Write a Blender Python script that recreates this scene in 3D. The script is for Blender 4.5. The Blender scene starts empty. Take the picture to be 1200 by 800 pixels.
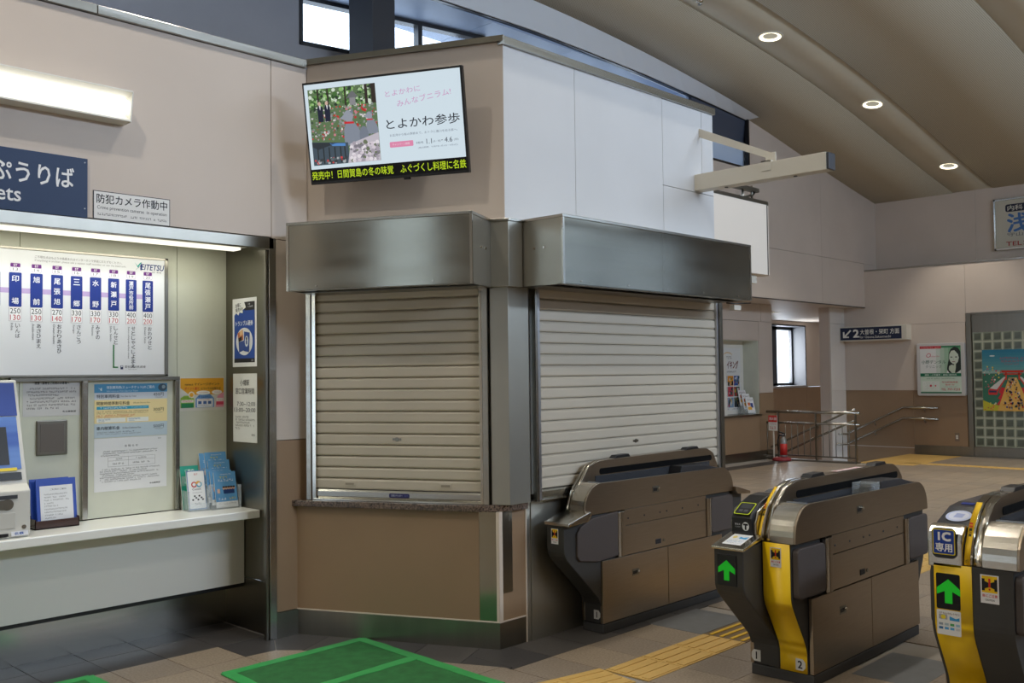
import bpy, bmesh, math, random
from mathutils import Matrix, Vector, Euler
random.seed(7)
S = bpy.context.scene
COL = S.collection
R = math.radians

# ------------------------------------------------------------------ camera
cam_d = bpy.data.cameras.new('camera')
cam = bpy.data.objects.new('camera', cam_d); COL.objects.link(cam)
cam_d.sensor_width = 36.0
cam_d.lens = 1143.69 / 1200 * 36.0
cam_d.clip_start = 0.05; cam_d.clip_end = 200
def cam_matrix(yaw, pitch, roll, h):
    f = Vector((math.cos(yaw)*math.cos(pitch), math.sin(yaw)*math.cos(pitch), math.sin(pitch)))
    r = Vector((math.sin(yaw), -math.cos(yaw), 0)); u = r.cross(f)
    c, s = math.cos(roll), math.sin(roll)
    rr = r*c + u*s; uu = u*c - r*s
    return Matrix(((rr.x, uu.x, -f.x, 0), (rr.y, uu.y, -f.y, 0), (rr.z, uu.z, -f.z, h), (0, 0, 0, 1)))
cam.matrix_world = cam_matrix(R(43.84058), R(1.97117), R(-0.702625), 1.65)
S.camera = cam

# ------------------------------------------------------------------ sky, daylight, exposure
W = bpy.data.worlds.new('sky'); S.world = W; W.use_nodes = True
bg = W.node_tree.nodes['Background']
bg.inputs[0].default_value = (0.66, 0.81, 1.0, 1); bg.inputs[1].default_value = 3.6
S.view_settings.view_transform = 'Standard'; S.view_settings.look = 'None'
S.view_settings.exposure = 0.0; S.view_settings.gamma = 1.0; S.view_settings.use_curve_mapping = False
S.cycles.use_denoising = True
S.cycles.max_bounces = 8; S.cycles.diffuse_bounces = 5; S.cycles.glossy_bounces = 5
S.cycles.sample_clamp_indirect = 6.0
def area(name, loc, rot, sx, sy, energy, color, spread=180):
    d = bpy.data.lights.new(name, 'AREA'); d.shape = 'RECTANGLE'; d.size = sx; d.size_y = sy
    d.energy = energy; d.color = color; d.spread = R(spread)
    o = bpy.data.objects.new(name, d); COL.objects.link(o); o.location = loc; o.rotation_euler = rot
    return o
DAY = (0.66, 0.80, 1.0)
# area lights outside added, unseen openings behind the camera and outside the stair window
area('daylight_side', (8.4, -5.35, 5.3), (R(76), 0, 0), 8.8, 0.85, 345, DAY, 125)  # from a high side opening added to keep glare off the shutter box
area('unseen_end_light', (-6.3, 4.15, 2.5), (0, R(-90), 0), 4.4, 0.9, 22, (0.95, 1.0, 0.84))  # added for the bright band mirrored in the left shutter box
area('daylight_stair', (23.0, 12.9, 2.05), (R(-90), 0, 0), 1.4, 1.3, 170, (0.9, 0.95, 1.0))

# ------------------------------------------------------------------ helpers
def lin(c):
    return tuple(((v/255)/12.92 if v/255 <= 0.04045 else (((v/255)+0.055)/1.055)**2.4) for v in c) + (1,)
MATS = {}
def mat(name, rgb, rough=0.6, metal=0.0, noise=0.0, nscale=8.0, bump=0.0, bscale=60.0, stretch=None, spec=0.5, emit=0.0, alpha=None, trans=0.0, rvar=0.0, rgb2=None):
    if name in MATS: return MATS[name]
    m = bpy.data.materials.new(name); m.use_nodes = True
    nt = m.node_tree; b = nt.nodes['Principled BSDF']
    b.inputs['Base Color'].default_value = lin(rgb)
    b.inputs['Roughness'].default_value = rough; b.inputs['Metallic'].default_value = metal
    b.inputs['Specular IOR Level'].default_value = spec
    if trans: b.inputs['Transmission Weight'].default_value = trans
    if alpha is not None: b.inputs['Alpha'].default_value = alpha
    if emit:
        b.inputs['Base Color'].default_value = tuple(v*0.12 for v in lin(rgb)[:3]) + (1,)
        b.inputs['Emission Color'].default_value = lin(rgb); b.inputs['Emission Strength'].default_value = emit
    co = None
    def coords():
        nonlocal co
        if co is None:
            tc = nt.nodes.new('ShaderNodeTexCoord'); mp = nt.nodes.new('ShaderNodeMapping')
            if stretch: mp.inputs['Scale'].default_value = stretch
            nt.links.new(tc.outputs['Object'], mp.inputs[0]); co = mp.outputs[0]
        return co
    if noise or rgb2:
        n = nt.nodes.new('ShaderNodeTexNoise'); n.inputs['Scale'].default_value = nscale; n.inputs['Detail'].default_value = 5
        nt.links.new(coords(), n.inputs['Vector'])
        mx = nt.nodes.new('ShaderNodeMix'); mx.data_type = 'RGBA'
        c = lin(rgb)
        if rgb2: a, d = c, lin(rgb2)
        else: a = tuple(max(0, v*(1-noise)) for v in c[:3])+(1,); d = tuple(min(1, v*(1+noise)) for v in c[:3])+(1,)
        rm = nt.nodes.new('ShaderNodeValToRGB'); rm.color_ramp.elements[0].position = 0.35; rm.color_ramp.elements[1].position = 0.65
        nt.links.new(n.outputs[0], rm.inputs[0]); nt.links.new(rm.outputs[0], mx.inputs[0])
        mx.inputs[6].default_value = a; mx.inputs[7].default_value = d
        nt.links.new(mx.outputs[2], b.inputs['Base Color'])
    if rvar:
        n3 = nt.nodes.new('ShaderNodeTexNoise'); n3.inputs['Scale'].default_value = nscale; n3.inputs['Detail'].default_value = 3
        nt.links.new(coords(), n3.inputs['Vector'])
        mr = nt.nodes.new('ShaderNodeMapRange'); mr.inputs[1].default_value = 0.3; mr.inputs[2].default_value = 0.7
        mr.inputs[3].default_value = max(0.02, rough-rvar); mr.inputs[4].default_value = rough+rvar
        nt.links.new(n3.outputs[0], mr.inputs[0]); nt.links.new(mr.outputs[0], b.inputs['Roughness'])
    if bump:
        n2 = nt.nodes.new('ShaderNodeTexNoise'); n2.inputs['Scale'].default_value = bscale; n2.inputs['Detail'].default_value = 3
        nt.links.new(coords(), n2.inputs['Vector'])
        bp = nt.nodes.new('ShaderNodeBump'); bp.inputs['Strength'].default_value = bump; bp.inputs['Distance'].default_value = 0.002
        nt.links.new(n2.outputs[0], bp.inputs['Height']); nt.links.new(bp.outputs[0], b.inputs['Normal'])
    MATS[name] = m
    return m
def ink(rgb, emit=0.0):
    return mat('ink_%d_%d_%d_%d' % (*rgb, int(emit*100)), rgb, 0.45, emit=emit, spec=0.3)

WALL = mat('wall_beige', (203, 190, 178), 0.5, noise=0.03, nscale=1.3, bump=0.03, bscale=30)
WALLB = mat('wall_brown', (148, 122, 95), 0.45, noise=0.04, nscale=2.0, bump=0.03)
WALLG = mat('wall_grey', (150, 148, 150), 0.6, noise=0.03, nscale=2)
WALLW = mat('wall_white_panel', (208, 208, 208), 0.45, noise=0.025, nscale=1.5)
JOINT = mat('joint_dark', (84, 76, 70), 0.8)
CREAM = mat('alcove_cream', (205, 207, 190), 0.45, noise=0.04, nscale=3)
STEEL = mat('stainless_brushed', (176, 174, 166), 0.22, 1.0, bump=0.02, bscale=150, stretch=(0.2, 0.2, 4), rvar=0.04)
STEELH = mat('stainless_hood', (166, 165, 154), 0.12, 1.0, bump=0.012, bscale=200, stretch=(0.2, 0.2, 4), noise=0.03, nscale=2.0, rvar=0.03)
STEELD = mat('stainless_dull', (138, 134, 124), 0.3, 1.0, noise=0.05, nscale=2, bump=0.02, bscale=120, stretch=(4, 0.2, 0.2))
STEELS = mat('stainless_satin', (172, 170, 160), 0.36, 0.82, noise=0.06, nscale=1.5)
STEELP = mat('stainless_polished', (205, 202, 192), 0.13, 1.0)
GATE = mat('gate_bronze_steel', (164, 149, 130), 0.3, 1.0, noise=0.04, nscale=6, bump=0.08, bscale=40, stretch=(1, 1, 30))
GATEB = mat('gate_bright_steel', (196, 190, 178), 0.2, 1.0, bump=0.08, bscale=40, stretch=(1, 30, 1))
GBLK = mat('gate_charcoal', (54, 53, 51), 0.5, noise=0.05)
GBLK2 = mat('gate_black_gloss', (30, 31, 34), 0.16)
FLAP = mat('gate_flap_brown', (74, 66, 63), 0.6, bump=0.08, bscale=200)
GYEL = mat('gate_yellow', (232, 190, 14), 0.4)
PLINTH = mat('plinth_dark', (58, 58, 58), 0.55)
SLAT = mat('shutter_beige', (196, 187, 170), 0.4, noise=0.03, nscale=1.2)
GRAN = mat('granite', (40, 34, 32), 0.18, rgb2=(132, 112, 98), nscale=95)
BLACKP = mat('black_plastic', (22, 22, 24), 0.35)
DGREY = mat('dark_grey_metal', (58, 60, 66), 0.5)
WHITEP = mat('white_paint', (226, 224, 216), 0.4)
OFFW = mat('off_white_metal', (206, 200, 186), 0.4)
SHELF = mat('shelf_white', (240, 240, 234), 0.25)
ALU = mat('aluminium', (190, 190, 192), 0.32, 1.0)
GLASS = mat('clear_acrylic', (235, 245, 250), 0.05, alpha=0.22)
PANE = mat('window_glass', (236, 244, 250), 0.03, alpha=0.07)
TINT = mat('window_tinted', (40, 62, 110), 0.06, alpha=0.55)  # tint added so unseen panes mirror dimly in the steel
POLISH = mat('pier_polished', (222, 216, 208), 0.12, spec=0.8)
CEILM = mat('ceiling_smooth', (196, 187, 166), 0.8, noise=0.03, nscale=1.0)
FASC = mat('ceiling_edge', (222, 229, 236), 0.5, bump=0.2, bscale=90)  # bluish tint paints in the cool daylight on this edge
SOFF = mat('soffit_metal', (158, 176, 204), 0.5, noise=0.02)  # blue of the reflected sky is put into the colour
RECP = mat('recess_pale_blue', (196, 214, 238), 0.4)  # sky reflection painted pale blue, lightened because the recess sits in shade
PALE = mat('trim_pale', (214, 200, 184), 0.4)
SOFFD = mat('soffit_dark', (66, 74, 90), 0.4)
def perforated():
    m = mat('ceiling_perforated', (190, 180, 158), 0.85)
    nt = m.node_tree; b = nt.nodes['Principled BSDF']
    tc = nt.nodes.new('ShaderNodeTexCoord'); mp = nt.nodes.new('ShaderNodeMapping')
    mp.inputs['Scale'].default_value = (38, 38, 38)
    v = nt.nodes.new('ShaderNodeTexVoronoi'); v.inputs['Randomness'].default_value = 0.0; v.inputs['Scale'].default_value = 1.0
    nt.links.new(tc.outputs['Object'], mp.inputs[0])
    sp = nt.nodes.new('ShaderNodeSeparateXYZ'); cb = nt.nodes.new('ShaderNodeCombineXYZ')
    nt.links.new(mp.outputs[0], sp.inputs[0]); nt.links.new(sp.outputs[0], cb.inputs[0]); nt.links.new(sp.outputs[1], cb.inputs[1])
    nt.links.new(cb.outputs[0], v.inputs['Vector'])
    r = nt.nodes.new('ShaderNodeValToRGB'); r.color_ramp.elements[0].position = 0.26; r.color_ramp.elements[1].position = 0.32
    r.color_ramp.elements[0].color = lin((140, 131, 112)); r.color_ramp.elements[1].color = lin((194, 184, 162))
    nt.links.new(v.outputs['Distance'], r.inputs[0]); nt.links.new(r.outputs[0], b.inputs['Base Color'])
    return m
CEILP = perforated()
TILE = [mat('tile_tan_%d' % i, c, 0.33, rgb2=tuple(int(v*1.22) for v in c), nscale=75, bump=0.12, bscale=120) for i, c in enumerate([(128, 116, 101), (134, 121, 105), (124, 113, 100)])]
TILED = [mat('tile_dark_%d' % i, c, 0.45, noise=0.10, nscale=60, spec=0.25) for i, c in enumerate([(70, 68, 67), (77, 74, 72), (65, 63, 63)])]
TACT = mat('tactile_yellow', (202, 166, 96), 0.5, noise=0.08, nscale=20, stretch=(1, 12, 1))
TACTR = mat('tactile_bar_yellow', (216, 176, 48), 0.45)
COVER = mat('cover_plate_grey', (104, 106, 108), 0.5, noise=0.06, nscale=12)
GROUT = mat('grout', (150, 144, 136), 0.9)
GREEN = mat('mat_green', (38, 104, 52), 0.8, noise=0.18, nscale=14, bump=0.5, bscale=300)
TAPE = mat('tape_green', (56, 160, 84), 0.45, noise=0.10, nscale=10, bump=0.25, bscale=60)

class MB:
    def __init__(s): s.bm = bmesh.new(); s.mi = 0; s.mats = []
    def _m(s, m):
        if m is None: return 0
        if m not in s.mats: s.mats.append(m)
        return s.mats.index(m)
    def box(s, x0, y0, z0, x1, y1, z1, m=None):
        i = s._m(m); v = [s.bm.verts.new(p) for p in ((x0,y0,z0),(x1,y0,z0),(x1,y1,z0),(x0,y1,z0),(x0,y0,z1),(x1,y0,z1),(x1,y1,z1),(x0,y1,z1))]
        for f in ((0,3,2,1),(4,5,6,7),(0,1,5,4),(1,2,6,5),(2,3,7,6),(3,0,4,7)):
            s.bm.faces.new([v[k] for k in f]).material_index = i
        return s
    def prism(s, pts, a0, a1, axis='y', m=None):
        # pts: 2-D outline; axis 'y' -> pts are (x,z); 'x' -> (y,z); 'z' -> (x,y)
        i = s._m(m)
        def P(p, a): return {'y': (p[0], a, p[1]), 'x': (a, p[0], p[1]), 'z': (p[0], p[1], a)}[axis]
        A = [s.bm.verts.new(P(p, a0)) for p in pts]; B = [s.bm.verts.new(P(p, a1)) for p in pts]
        n = len(pts)
        fs = [s.bm.faces.new(A), s.bm.faces.new(B[::-1])]
        for k in range(n): fs.append(s.bm.faces.new((A[k], B[k], B[(k+1) % n], A[(k+1) % n])))
        for f in fs: f.material_index = i
        return s
    def cyl(s, p0, p1, r, seg=14, r2=None, m=None):
        i = s._m(m); p0 = Vector(p0); p1 = Vector(p1); d = (p1-p0).normalized()
        a = d.orthogonal().normalized(); b = d.cross(a); r2 = r if r2 is None else r2
        A = [s.bm.verts.new(p0 + (a*math.cos(t)+b*math.sin(t))*r) for t in [2*math.pi*k/seg for k in range(seg)]]
        B = [s.bm.verts.new(p1 + (a*math.cos(t)+b*math.sin(t))*r2) for t in [2*math.pi*k/seg for k in range(seg)]]
        fs = [s.bm.faces.new(A[::-1]), s.bm.faces.new(B)]
        for k in range(seg):
            f = s.bm.faces.new((A[k], A[(k+1) % seg], B[(k+1) % seg], B[k])); f.smooth = True; fs.append(f)
        for f in fs: f.material_index = i
        return s
    def tube(s, pts, r, seg=10, m=None):
        i = s._m(m); pts = [Vector(p) for p in pts]; rings = []
        up = None
        for k, p in enumerate(pts):
            d = ((pts[min(k+1, len(pts)-1)] - p).normalized() + (p - pts[max(k-1, 0)]).normalized())
            d = d.normalized() if d.length > 1e-6 else Vector((0, 0, 1))
            a = d.orthogonal().normalized() if up is None else (up - d*up.dot(d)).normalized()
            up = a; b = d.cross(a)
            rings.append([s.bm.verts.new(p + (a*math.cos(t)+b*math.sin(t))*r) for t in [2*math.pi*q/seg for q in range(seg)]])
        for A, B in zip(rings, rings[1:]):
            for q in range(seg):
                f = s.bm.faces.new((A[q], A[(q+1) % seg], B[(q+1) % seg], B[q])); f.smooth = True; f.material_index = i
        for rg in (rings[0][::-1], rings[-1]): s.bm.faces.new(rg).material_index = i
        return s
    def lathe(s, prof, c=(0, 0, 0), seg=24, m=None):
        i = s._m(m); rings = []
        for r, z in prof:
            rings.append([s.bm.verts.new((c[0]+r*math.cos(t), c[1]+r*math.sin(t), c[2]+z)) for t in [2*math.pi*q/seg for q in range(seg)]])
        for A, B in zip(rings, rings[1:]):
            for q in range(seg):
                f = s.bm.faces.new((A[q], A[(q+1) % seg], B[(q+1) % seg], B[q])); f.smooth = True; f.material_index = i
        s.bm.faces.new(rings[0][::-1]).material_index = i; s.bm.faces.new(rings[-1]).material_index = i
        return s
    def build(s, name, m=None, parent=None, bevel=0.0, loc=None, rot=None, recalc=True):
        if recalc: bmesh.ops.recalc_face_normals(s.bm, faces=s.bm.faces)
        if bevel:
            es = [e for e in s.bm.edges if len(e.link_faces) == 2 and e.calc_face_angle(0) > R(35)]
            bmesh.ops.bevel(s.bm, geom=es, offset=bevel, segments=2, affect='EDGES', clamp_overlap=True, profile=0.6)
        me = bpy.data.meshes.new(name); s.bm.to_mesh(me); s.bm.free()
        for q in (s.mats or [m]): me.materials.append(q)
        o = bpy.data.objects.new(name, me); COL.objects.link(o)
        if parent is not None: o.parent = parent
        if loc is not None: o.location = loc
        if rot is not None: o.rotation_euler = rot
        return o
def bx(name, x0, y0, z0, x1, y1, z1, m, parent=None, bevel=0.0, **k):
    return MB().box(x0, y0, z0, x1, y1, z1).build(name, m, parent, bevel, **k)
def thing(name, label, cat, loc=(0, 0, 0), rz=0.0, group=None):
    o = bpy.data.objects.new(name, None); COL.objects.link(o); o.empty_display_size = 0.1
    o.location = loc; o.rotation_euler = (0, 0, rz); return tag(o, label, cat, group)
def tag(o, label, cat, group=None):
    o['label'] = label; o['category'] = cat
    if group: o['group'] = group
    return o
def struct(o): o['kind'] = 'structure'; return o
def empty_struct(name, loc=(0, 0, 0), rz=0.0):
    o = bpy.data.objects.new(name, None); COL.objects.link(o); o.location = loc; o.rotation_euler = (0, 0, rz); return struct(o)

# flat print: coloured shapes and lettering on a sheet, x to the right, z up, seen from -y
TXT = {}
def text_mesh(body, bold):
    k = (body, bold)
    if k not in TXT:
        c = bpy.data.curves.new('t', 'FONT'); c.body = body; c.size = 1.0; c.resolution_u = 2
        o = bpy.data.objects.new('t', c)
        me = bpy.data.meshes.new_from_object(o)
        vs = [(v.co.x, v.co.y) for v in me.vertices]; fs = [tuple(p.vertices) for p in me.polygons]
        bpy.data.objects.remove(o); bpy.data.curves.remove(c); bpy.data.meshes.remove(me)
        TXT[k] = (vs, fs)
    return TXT[k]
class Print:
    def __init__(s, step=0.0006): s.v = []; s.f = []; s.fm = []; s.mats = []; s.step = step
    def _m(s, rgb, emit):
        m = ink(rgb, emit)
        if m not in s.mats: s.mats.append(m)
        return s.mats.index(m)
    def poly(s, pts, rgb, layer=1, emit=0.0):
        b = len(s.v); s.v += [(x, -layer*s.step, z) for x, z in pts]
        s.f.append(tuple(range(b, b+len(pts)))); s.fm.append(s._m(rgb, emit)); return s
    def rect(s, x0, z0, x1, z1, rgb, layer=1, emit=0.0):
        return s.poly([(x0, z0), (x1, z0), (x1, z1), (x0, z1)], rgb, layer, emit)
    def ell(s, cx, cz, rx, rz, rgb, layer=1, emit=0.0, n=20, a0=0.0, a1=360.0):
        st = [R(a0 + (a1-a0)*k/n) for k in range(n + (0 if a1-a0 >= 360 else 1))]
        return s.poly([(cx+rx*math.cos(t), cz+rz*math.sin(t)) for t in st], rgb, layer, emit)
    def rrect(s, x0, z0, x1, z1, r, rgb, layer=1, emit=0.0):
        p = []
        for cx, cz, a in ((x1-r, z1-r, 0), (x0+r, z1-r, 90), (x0+r, z0+r, 180), (x1-r, z0+r, 270)):
            p += [(cx+r*math.cos(R(a+22.5*k)), cz+r*math.sin(R(a+22.5*k))) for k in range(5)]
        return s.poly(p, rgb, layer, emit)
    def text(s, body, x, z, h, rgb, layer=2, w=None, al='c', bold=0.0, rot=0.0, emit=0.0, shear=0.0):
        vs, fs = text_mesh(body, 0)
        if not vs: return s
        xs = [p[0] for p in vs]; zs = [p[1] for p in vs]
        x0, x1, z0, z1 = min(xs), max(xs), min(zs), max(zs)
        sz = h/(z1-z0); sx = sz if w is None else w/(x1-x0)
        ox = {'l': x0, 'c': (x0+x1)/2, 'r': x1}[al]; oz = (z0+z1)/2
        c, d = math.cos(rot), math.sin(rot); b = len(s.v); mi = s._m(rgb, emit)
        for q, (du, dt) in enumerate(((0, 0),) if not bold else ((-bold, -bold), (bold, bold), (bold, -bold), (-bold, bold))):
            b = len(s.v)
            for px, pz in vs:
                u = (px-ox+du*0.7)*sx + shear*(pz-oz)*sz; t = (pz-oz+dt*0.7)*sz
                s.v.append((x+u*c-t*d, -(layer+0.02*q)*s.step, z+u*d+t*c))
            for f in fs: s.f.append(tuple(b+k for k in f)); s.fm.append(mi)
        return s
    def vtext(s, body, x, z1, z0, size, rgb, layer=2, bold=0.01):
        n = len(body)
        for k, ch in enumerate(body):
            zz = z1 - (z1-z0)*(k+0.5)/n
            s.text(ch, x, zz, size*(0.25 if ch == '一' else 1), rgb, layer, bold=bold, w=size if ch not in '・' else None)
        return s
    def bars(s, x0, x1, z, h, rgb, layer=2, seed=1, unit=None):
        # a line of print too small to read: a row of short strokes
        rg = random.Random(seed); x = x0; u = unit or h*1.05
        while x < x1 - u*0.4:
            w = u*rg.choice((0.7, 0.9, 1.0, 1.0)); k = rg.random()
            if k > 0.12:
                a = x+w*0.08; c = min(x+w*0.82, x1); t = h*0.15
                zz = z+h*rg.choice((-0.3, 0.0, 0.3)); s.rect(a, zz-t/2, c, zz+t/2, rgb, layer)
                zz = z+h*rg.choice((-0.42, 0.42)); s.rect(a, zz-t/2, c, zz+t/2, rgb, layer)
                xx = a+(c-a)*rg.choice((0.15, 0.5, 0.8)); s.rect(xx-t/2, z-h*0.5, xx+t/2, z+h*0.5, rgb, layer)
            x += w
        return s
    def build(s, name, parent, loc=None, rot=None):
        me = bpy.data.meshes.new(name); me.from_pydata(s.v, [], s.f)
        for m in s.mats: me.materials.append(m)
        for p, i in zip(me.polygons, s.fm): p.material_index = i
        me.update()
        o = bpy.data.objects.new(name, me); COL.objects.link(o); o.parent = parent
        if loc is not None: o.location = loc
        if rot is not None: o.rotation_euler = rot
        return o
def panels(parent, rects, y0, y1, axis='x', gap=0.004, name='wall_panel', bevel=0.0015):
    # rects: (a0, z0, a1, z1, material); in the parent's own frame a is x and the face is y0
    for a0, z0, a1, z1, m in rects:
        bx(name, a0+gap/2, y0, z0+gap/2, a1-gap/2, y1, z1-gap/2, m, parent, bevel)

# ------------------------------------------------------------------ ceiling
ZT = [(0, 6.52), (0.75, 6.51), (2.5, 6.446), (4.65, 6.27), (6.45, 6.057), (7.9, 5.81), (9.8, 5.46), (11.83, 5.144), (16, 4.5)]
def zlin(x):
    d = abs(x-8.3)
    for (a, za), (b, zb) in zip(ZT, ZT[1:]):
        if d <= b: return za + (zb-za)*(d-a)/(b-a)
    return 4.5
def zc(x): return sum(zlin(x+0.25*k) for k in range(-4, 5))/9
ZB = [(-7, 5.4), (0, 5.9), (5, 6.13), (7.86, 6.186), (9.4, 6.22), (10.8, 6.198), (12, 6.165), (13.7, 6.08), (14.93, 6.005)]
def zb(x):
    for (a, za), (b, z2) in zip(ZB, ZB[1:]):
        if x <= b: return za + (z2-za)*(x-a)/(b-a)
    return ZB[-1][1]
ceiling = empty_struct('ceiling')
def strip(name, y0, y1, m, off=0.0, x0=-6.0, x1=20.15, th=0.03):
    b = MB(); n = 40; xs = [x0+(x1-x0)*k/n for k in range(n+1)]; A = []; B = []; C = []; D = []
    for x in xs:
        z = zc(x)+off
        A.append(b.bm.verts.new((x, y0, z))); B.append(b.bm.verts.new((x, y1, z)))
        C.append(b.bm.verts.new((x, y0, z+th))); D.append(b.bm.verts.new((x, y1, z+th)))
    for k in range(n):
        f = b.bm.faces.new((A[k], B[k], B[k+1], A[k+1])); f.smooth = True
        b.bm.faces.new((C[k], C[k+1], D[k+1], D[k])); b.bm.faces.new((A[k], A[k+1], C[k+1], C[k])); b.bm.faces.new((B[k], D[k], D[k+1], B[k+1]))
    return b.build(name, m, ceiling)
BANDS = [(6.27, 7.03), (3.40, 4.16), (0.53, 1.29), (-2.34, -1.58)]
ye = 8.622
for (a, b_) in BANDS:
    strip('ceiling_panel', b_, ye, CEILP); strip('ceiling_band', a, b_, CEILM, off=0.012); ye = a
strip('ceiling_panel', -5.0, ye, CEILP)
# pale edge of the vault above the clerestory, and the metal soffit behind it
b = MB(); xs = [-6+0.5*k for k in range(42)] + [14.93]; A = []; B = []; C = []; D = []
for x in xs:
    A.append(b.bm.verts.new((x, 8.40, zc(x)-0.004))); B.append(b.bm.verts.new((x, 8.625, zb(x))))
    C.append(b.bm.verts.new((x, 8.75, zc(x)+0.03))); D.append(b.bm.verts.new((x, 8.75, zb(x))))
for k in range(len(xs)-1):
    b.bm.faces.new((A[k], B[k], B[k+1], A[k+1])); b.bm.faces.new((B[k], D[k], D[k+1], B[k+1])); b.bm.faces.new((C[k], D[k], D[k+1], C[k+1]))
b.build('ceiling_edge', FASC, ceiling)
b = MB(); b.prism([(x, zb(x)-0.002) for x in xs]+[(x, zb(x)-0.014) for x in xs[::-1]], 8.64, 8.70, 'y')
b.build('edge_gasket', BLACKP, ceiling)
for x0, x1 in ((-6, 5.62), (5.62, 7.2), (7.2, 8.78), (8.78, 10.36), (10.36, 11.94), (11.94, 13.2)):
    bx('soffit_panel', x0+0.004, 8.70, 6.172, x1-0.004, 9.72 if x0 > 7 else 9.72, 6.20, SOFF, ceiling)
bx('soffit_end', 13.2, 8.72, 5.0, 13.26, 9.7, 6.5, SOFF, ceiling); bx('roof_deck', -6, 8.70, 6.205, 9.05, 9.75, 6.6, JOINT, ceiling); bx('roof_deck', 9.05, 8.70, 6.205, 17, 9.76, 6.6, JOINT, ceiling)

# ------------------------------------------------------------------ outer wall with the clerestory windows (window_1)
ang = math.atan2(-0.2, 1.0); P0 = (6.51, 9.672)
wo = empty_struct('wall_outer', (P0[0], P0[1], 0), ang)
bx('wall_panel', -10, 0, 3.2, 0.0, 0.15, 6.2, WALLG, wo)
bx('wall_panel', 0.0, 0, 3.2, 2.62, 0.15, 5.60, WALLG, wo)
wo2 = struct(bx('wall_outer_return', 9.06, 9.6, 3.2, 17.0, 9.75, 5.45, WALLG))
bx('wall_return', 9.02, 9.15, 3.2, 9.08, 9.65, 6.19, WALLG, empty_struct('wall_jog'))
w6 = empty_struct('window_6', (0, 9.6, 0))
for k in range(5): bx('mullion', 9.10+1.02*k, 0.0, 5.45, 9.16+1.02*k, 0.1, 6.17, BLACKP, w6)
for k in range(4): bx('pane', 9.16+1.02*k, 0.05, 5.45, 10.12+1.02*k, 0.056, 6.17, PANE, w6)
bx('wall_panel', 13.26, 0.0, 5.45, 17, 0.15, 6.4, WALLG, w6)
w1 = empty_struct('window_1', (P0[0], P0[1], 0), ang)
b = MB(); b.box(0, -0.02, 5.58, 2.62, 0.10, 5.625); b.box(0, -0.02, 6.12, 2.62, 0.10, 6.17); b.box(0, -0.02, 5.58, 0.04, 0.10, 6.17)
b.build('window_frame', BLACKP, w1)
for x in (1.62, 2.57):
    bx('mullion', x-0.03, -0.03, 5.6, x+0.03, 0.09, 6.15, BLACKP, w1)
px = [0.04, 0.8, 1.62, 2.6]
for a, c in zip(px, px[1:]): bx('pane', a, 0.05, 5.62, c, 0.056, 6.13, PANE, w1)
col = struct(MB().box(-0.19, -0.19, 3.4, 0.19, 0.19, 6.172).build('trim_column', DGREY, None, 0.006)); col.location = (7.08, 9.02, 0); col.rotation_euler = (0, 0, R(8))

# ------------------------------------------------------------------ ticket wall on the left
YL = 5.42
wl = empty_struct('wall_left', (0, YL, 0))
bx('backing', -6, 0.03, 2.56, 3.70, 0.25, 3.70, JOINT, wl)
panels(wl, [(-6, 2.55, -2.5, 3.70, WALL), (-2.5, 2.55, 0.5, 3.70, WALL), (0.5, 2.55, 3.43, 3.70, WALL), (3.43, 2.54, 3.72, 3.70, WALL)], 0, 0.03)
panels(wl, [(3.445, 1.25, 3.72, 2.54, WALL), (3.445, 0.16, 3.72, 1.25, WALLB)], 0, 0.03)
bx('backing', 3.50, 0.03, 0, 3.72, 0.25, 2.55, JOINT, wl)
bx('skirting', 3.445, -0.006, 0, 3.70, 0.03, 0.16, STEELD, wl)
bx('coping', -6, -0.025, 3.70, 2.30, 0.2, 3.752, STEELD, wl, 0.003)
bx('coping', 2.302, -0.025, 3.70, 3.69, 0.2, 3.752, STEEL, wl, 0.003)
# alcove for the ticket machines: back, side cheek, header, kick plate
al = empty_struct('wall_alcove', (0, 0, 0))
YA = 6.03
panels(al, [(-6, 0.8, -1.5, 2.54, CREAM), (-1.5, 0.8, 0.9, 2.54, CREAM), (0.9, 0.8, 2.12, 2.54, CREAM), (2.12, 0.8, 3.10, 2.54, CREAM), (3.10, 0.8, 3.46, 2.54, CREAM)], YA, YA+0.04, gap=0.003)
bx('backing', -6, YA+0.04, 0, 3.7, YA+0.1, 2.6, JOINT, al)
bx('cheek_panel', 3.46, YL+0.03, 0.34, 3.475, YA, 2.54, STEELD, al)
bx('cheek_panel', 3.46, YL+0.03, 0.0, 3.475, YA+0.1, 0.336, STEELD, al)
bx('alcove_ceiling', -6, YL+0.03, 2.54, 3.475, YA+0.05, 2.56, OFFW, al)
bx('header_trim', -6, YL-0.012, 2.475, 3.44, YL+0.03, 2.545, STEELD, al, 0.003)
bx('post_trim', 3.405, YL-0.012, 0, 3.455, YL+0.03, 2.545, STEEL, al, 0.003)
bx('post_trim', 3.385, YL+0.0, 0, 3.403, YL+0.03, 2.47, STEELD, al, 0.003)
bx('kick_plate', -6, YA+0.02, 0.0, 3.46, YA+0.055, 0.36, STEEL, al)
struct(al)

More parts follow.
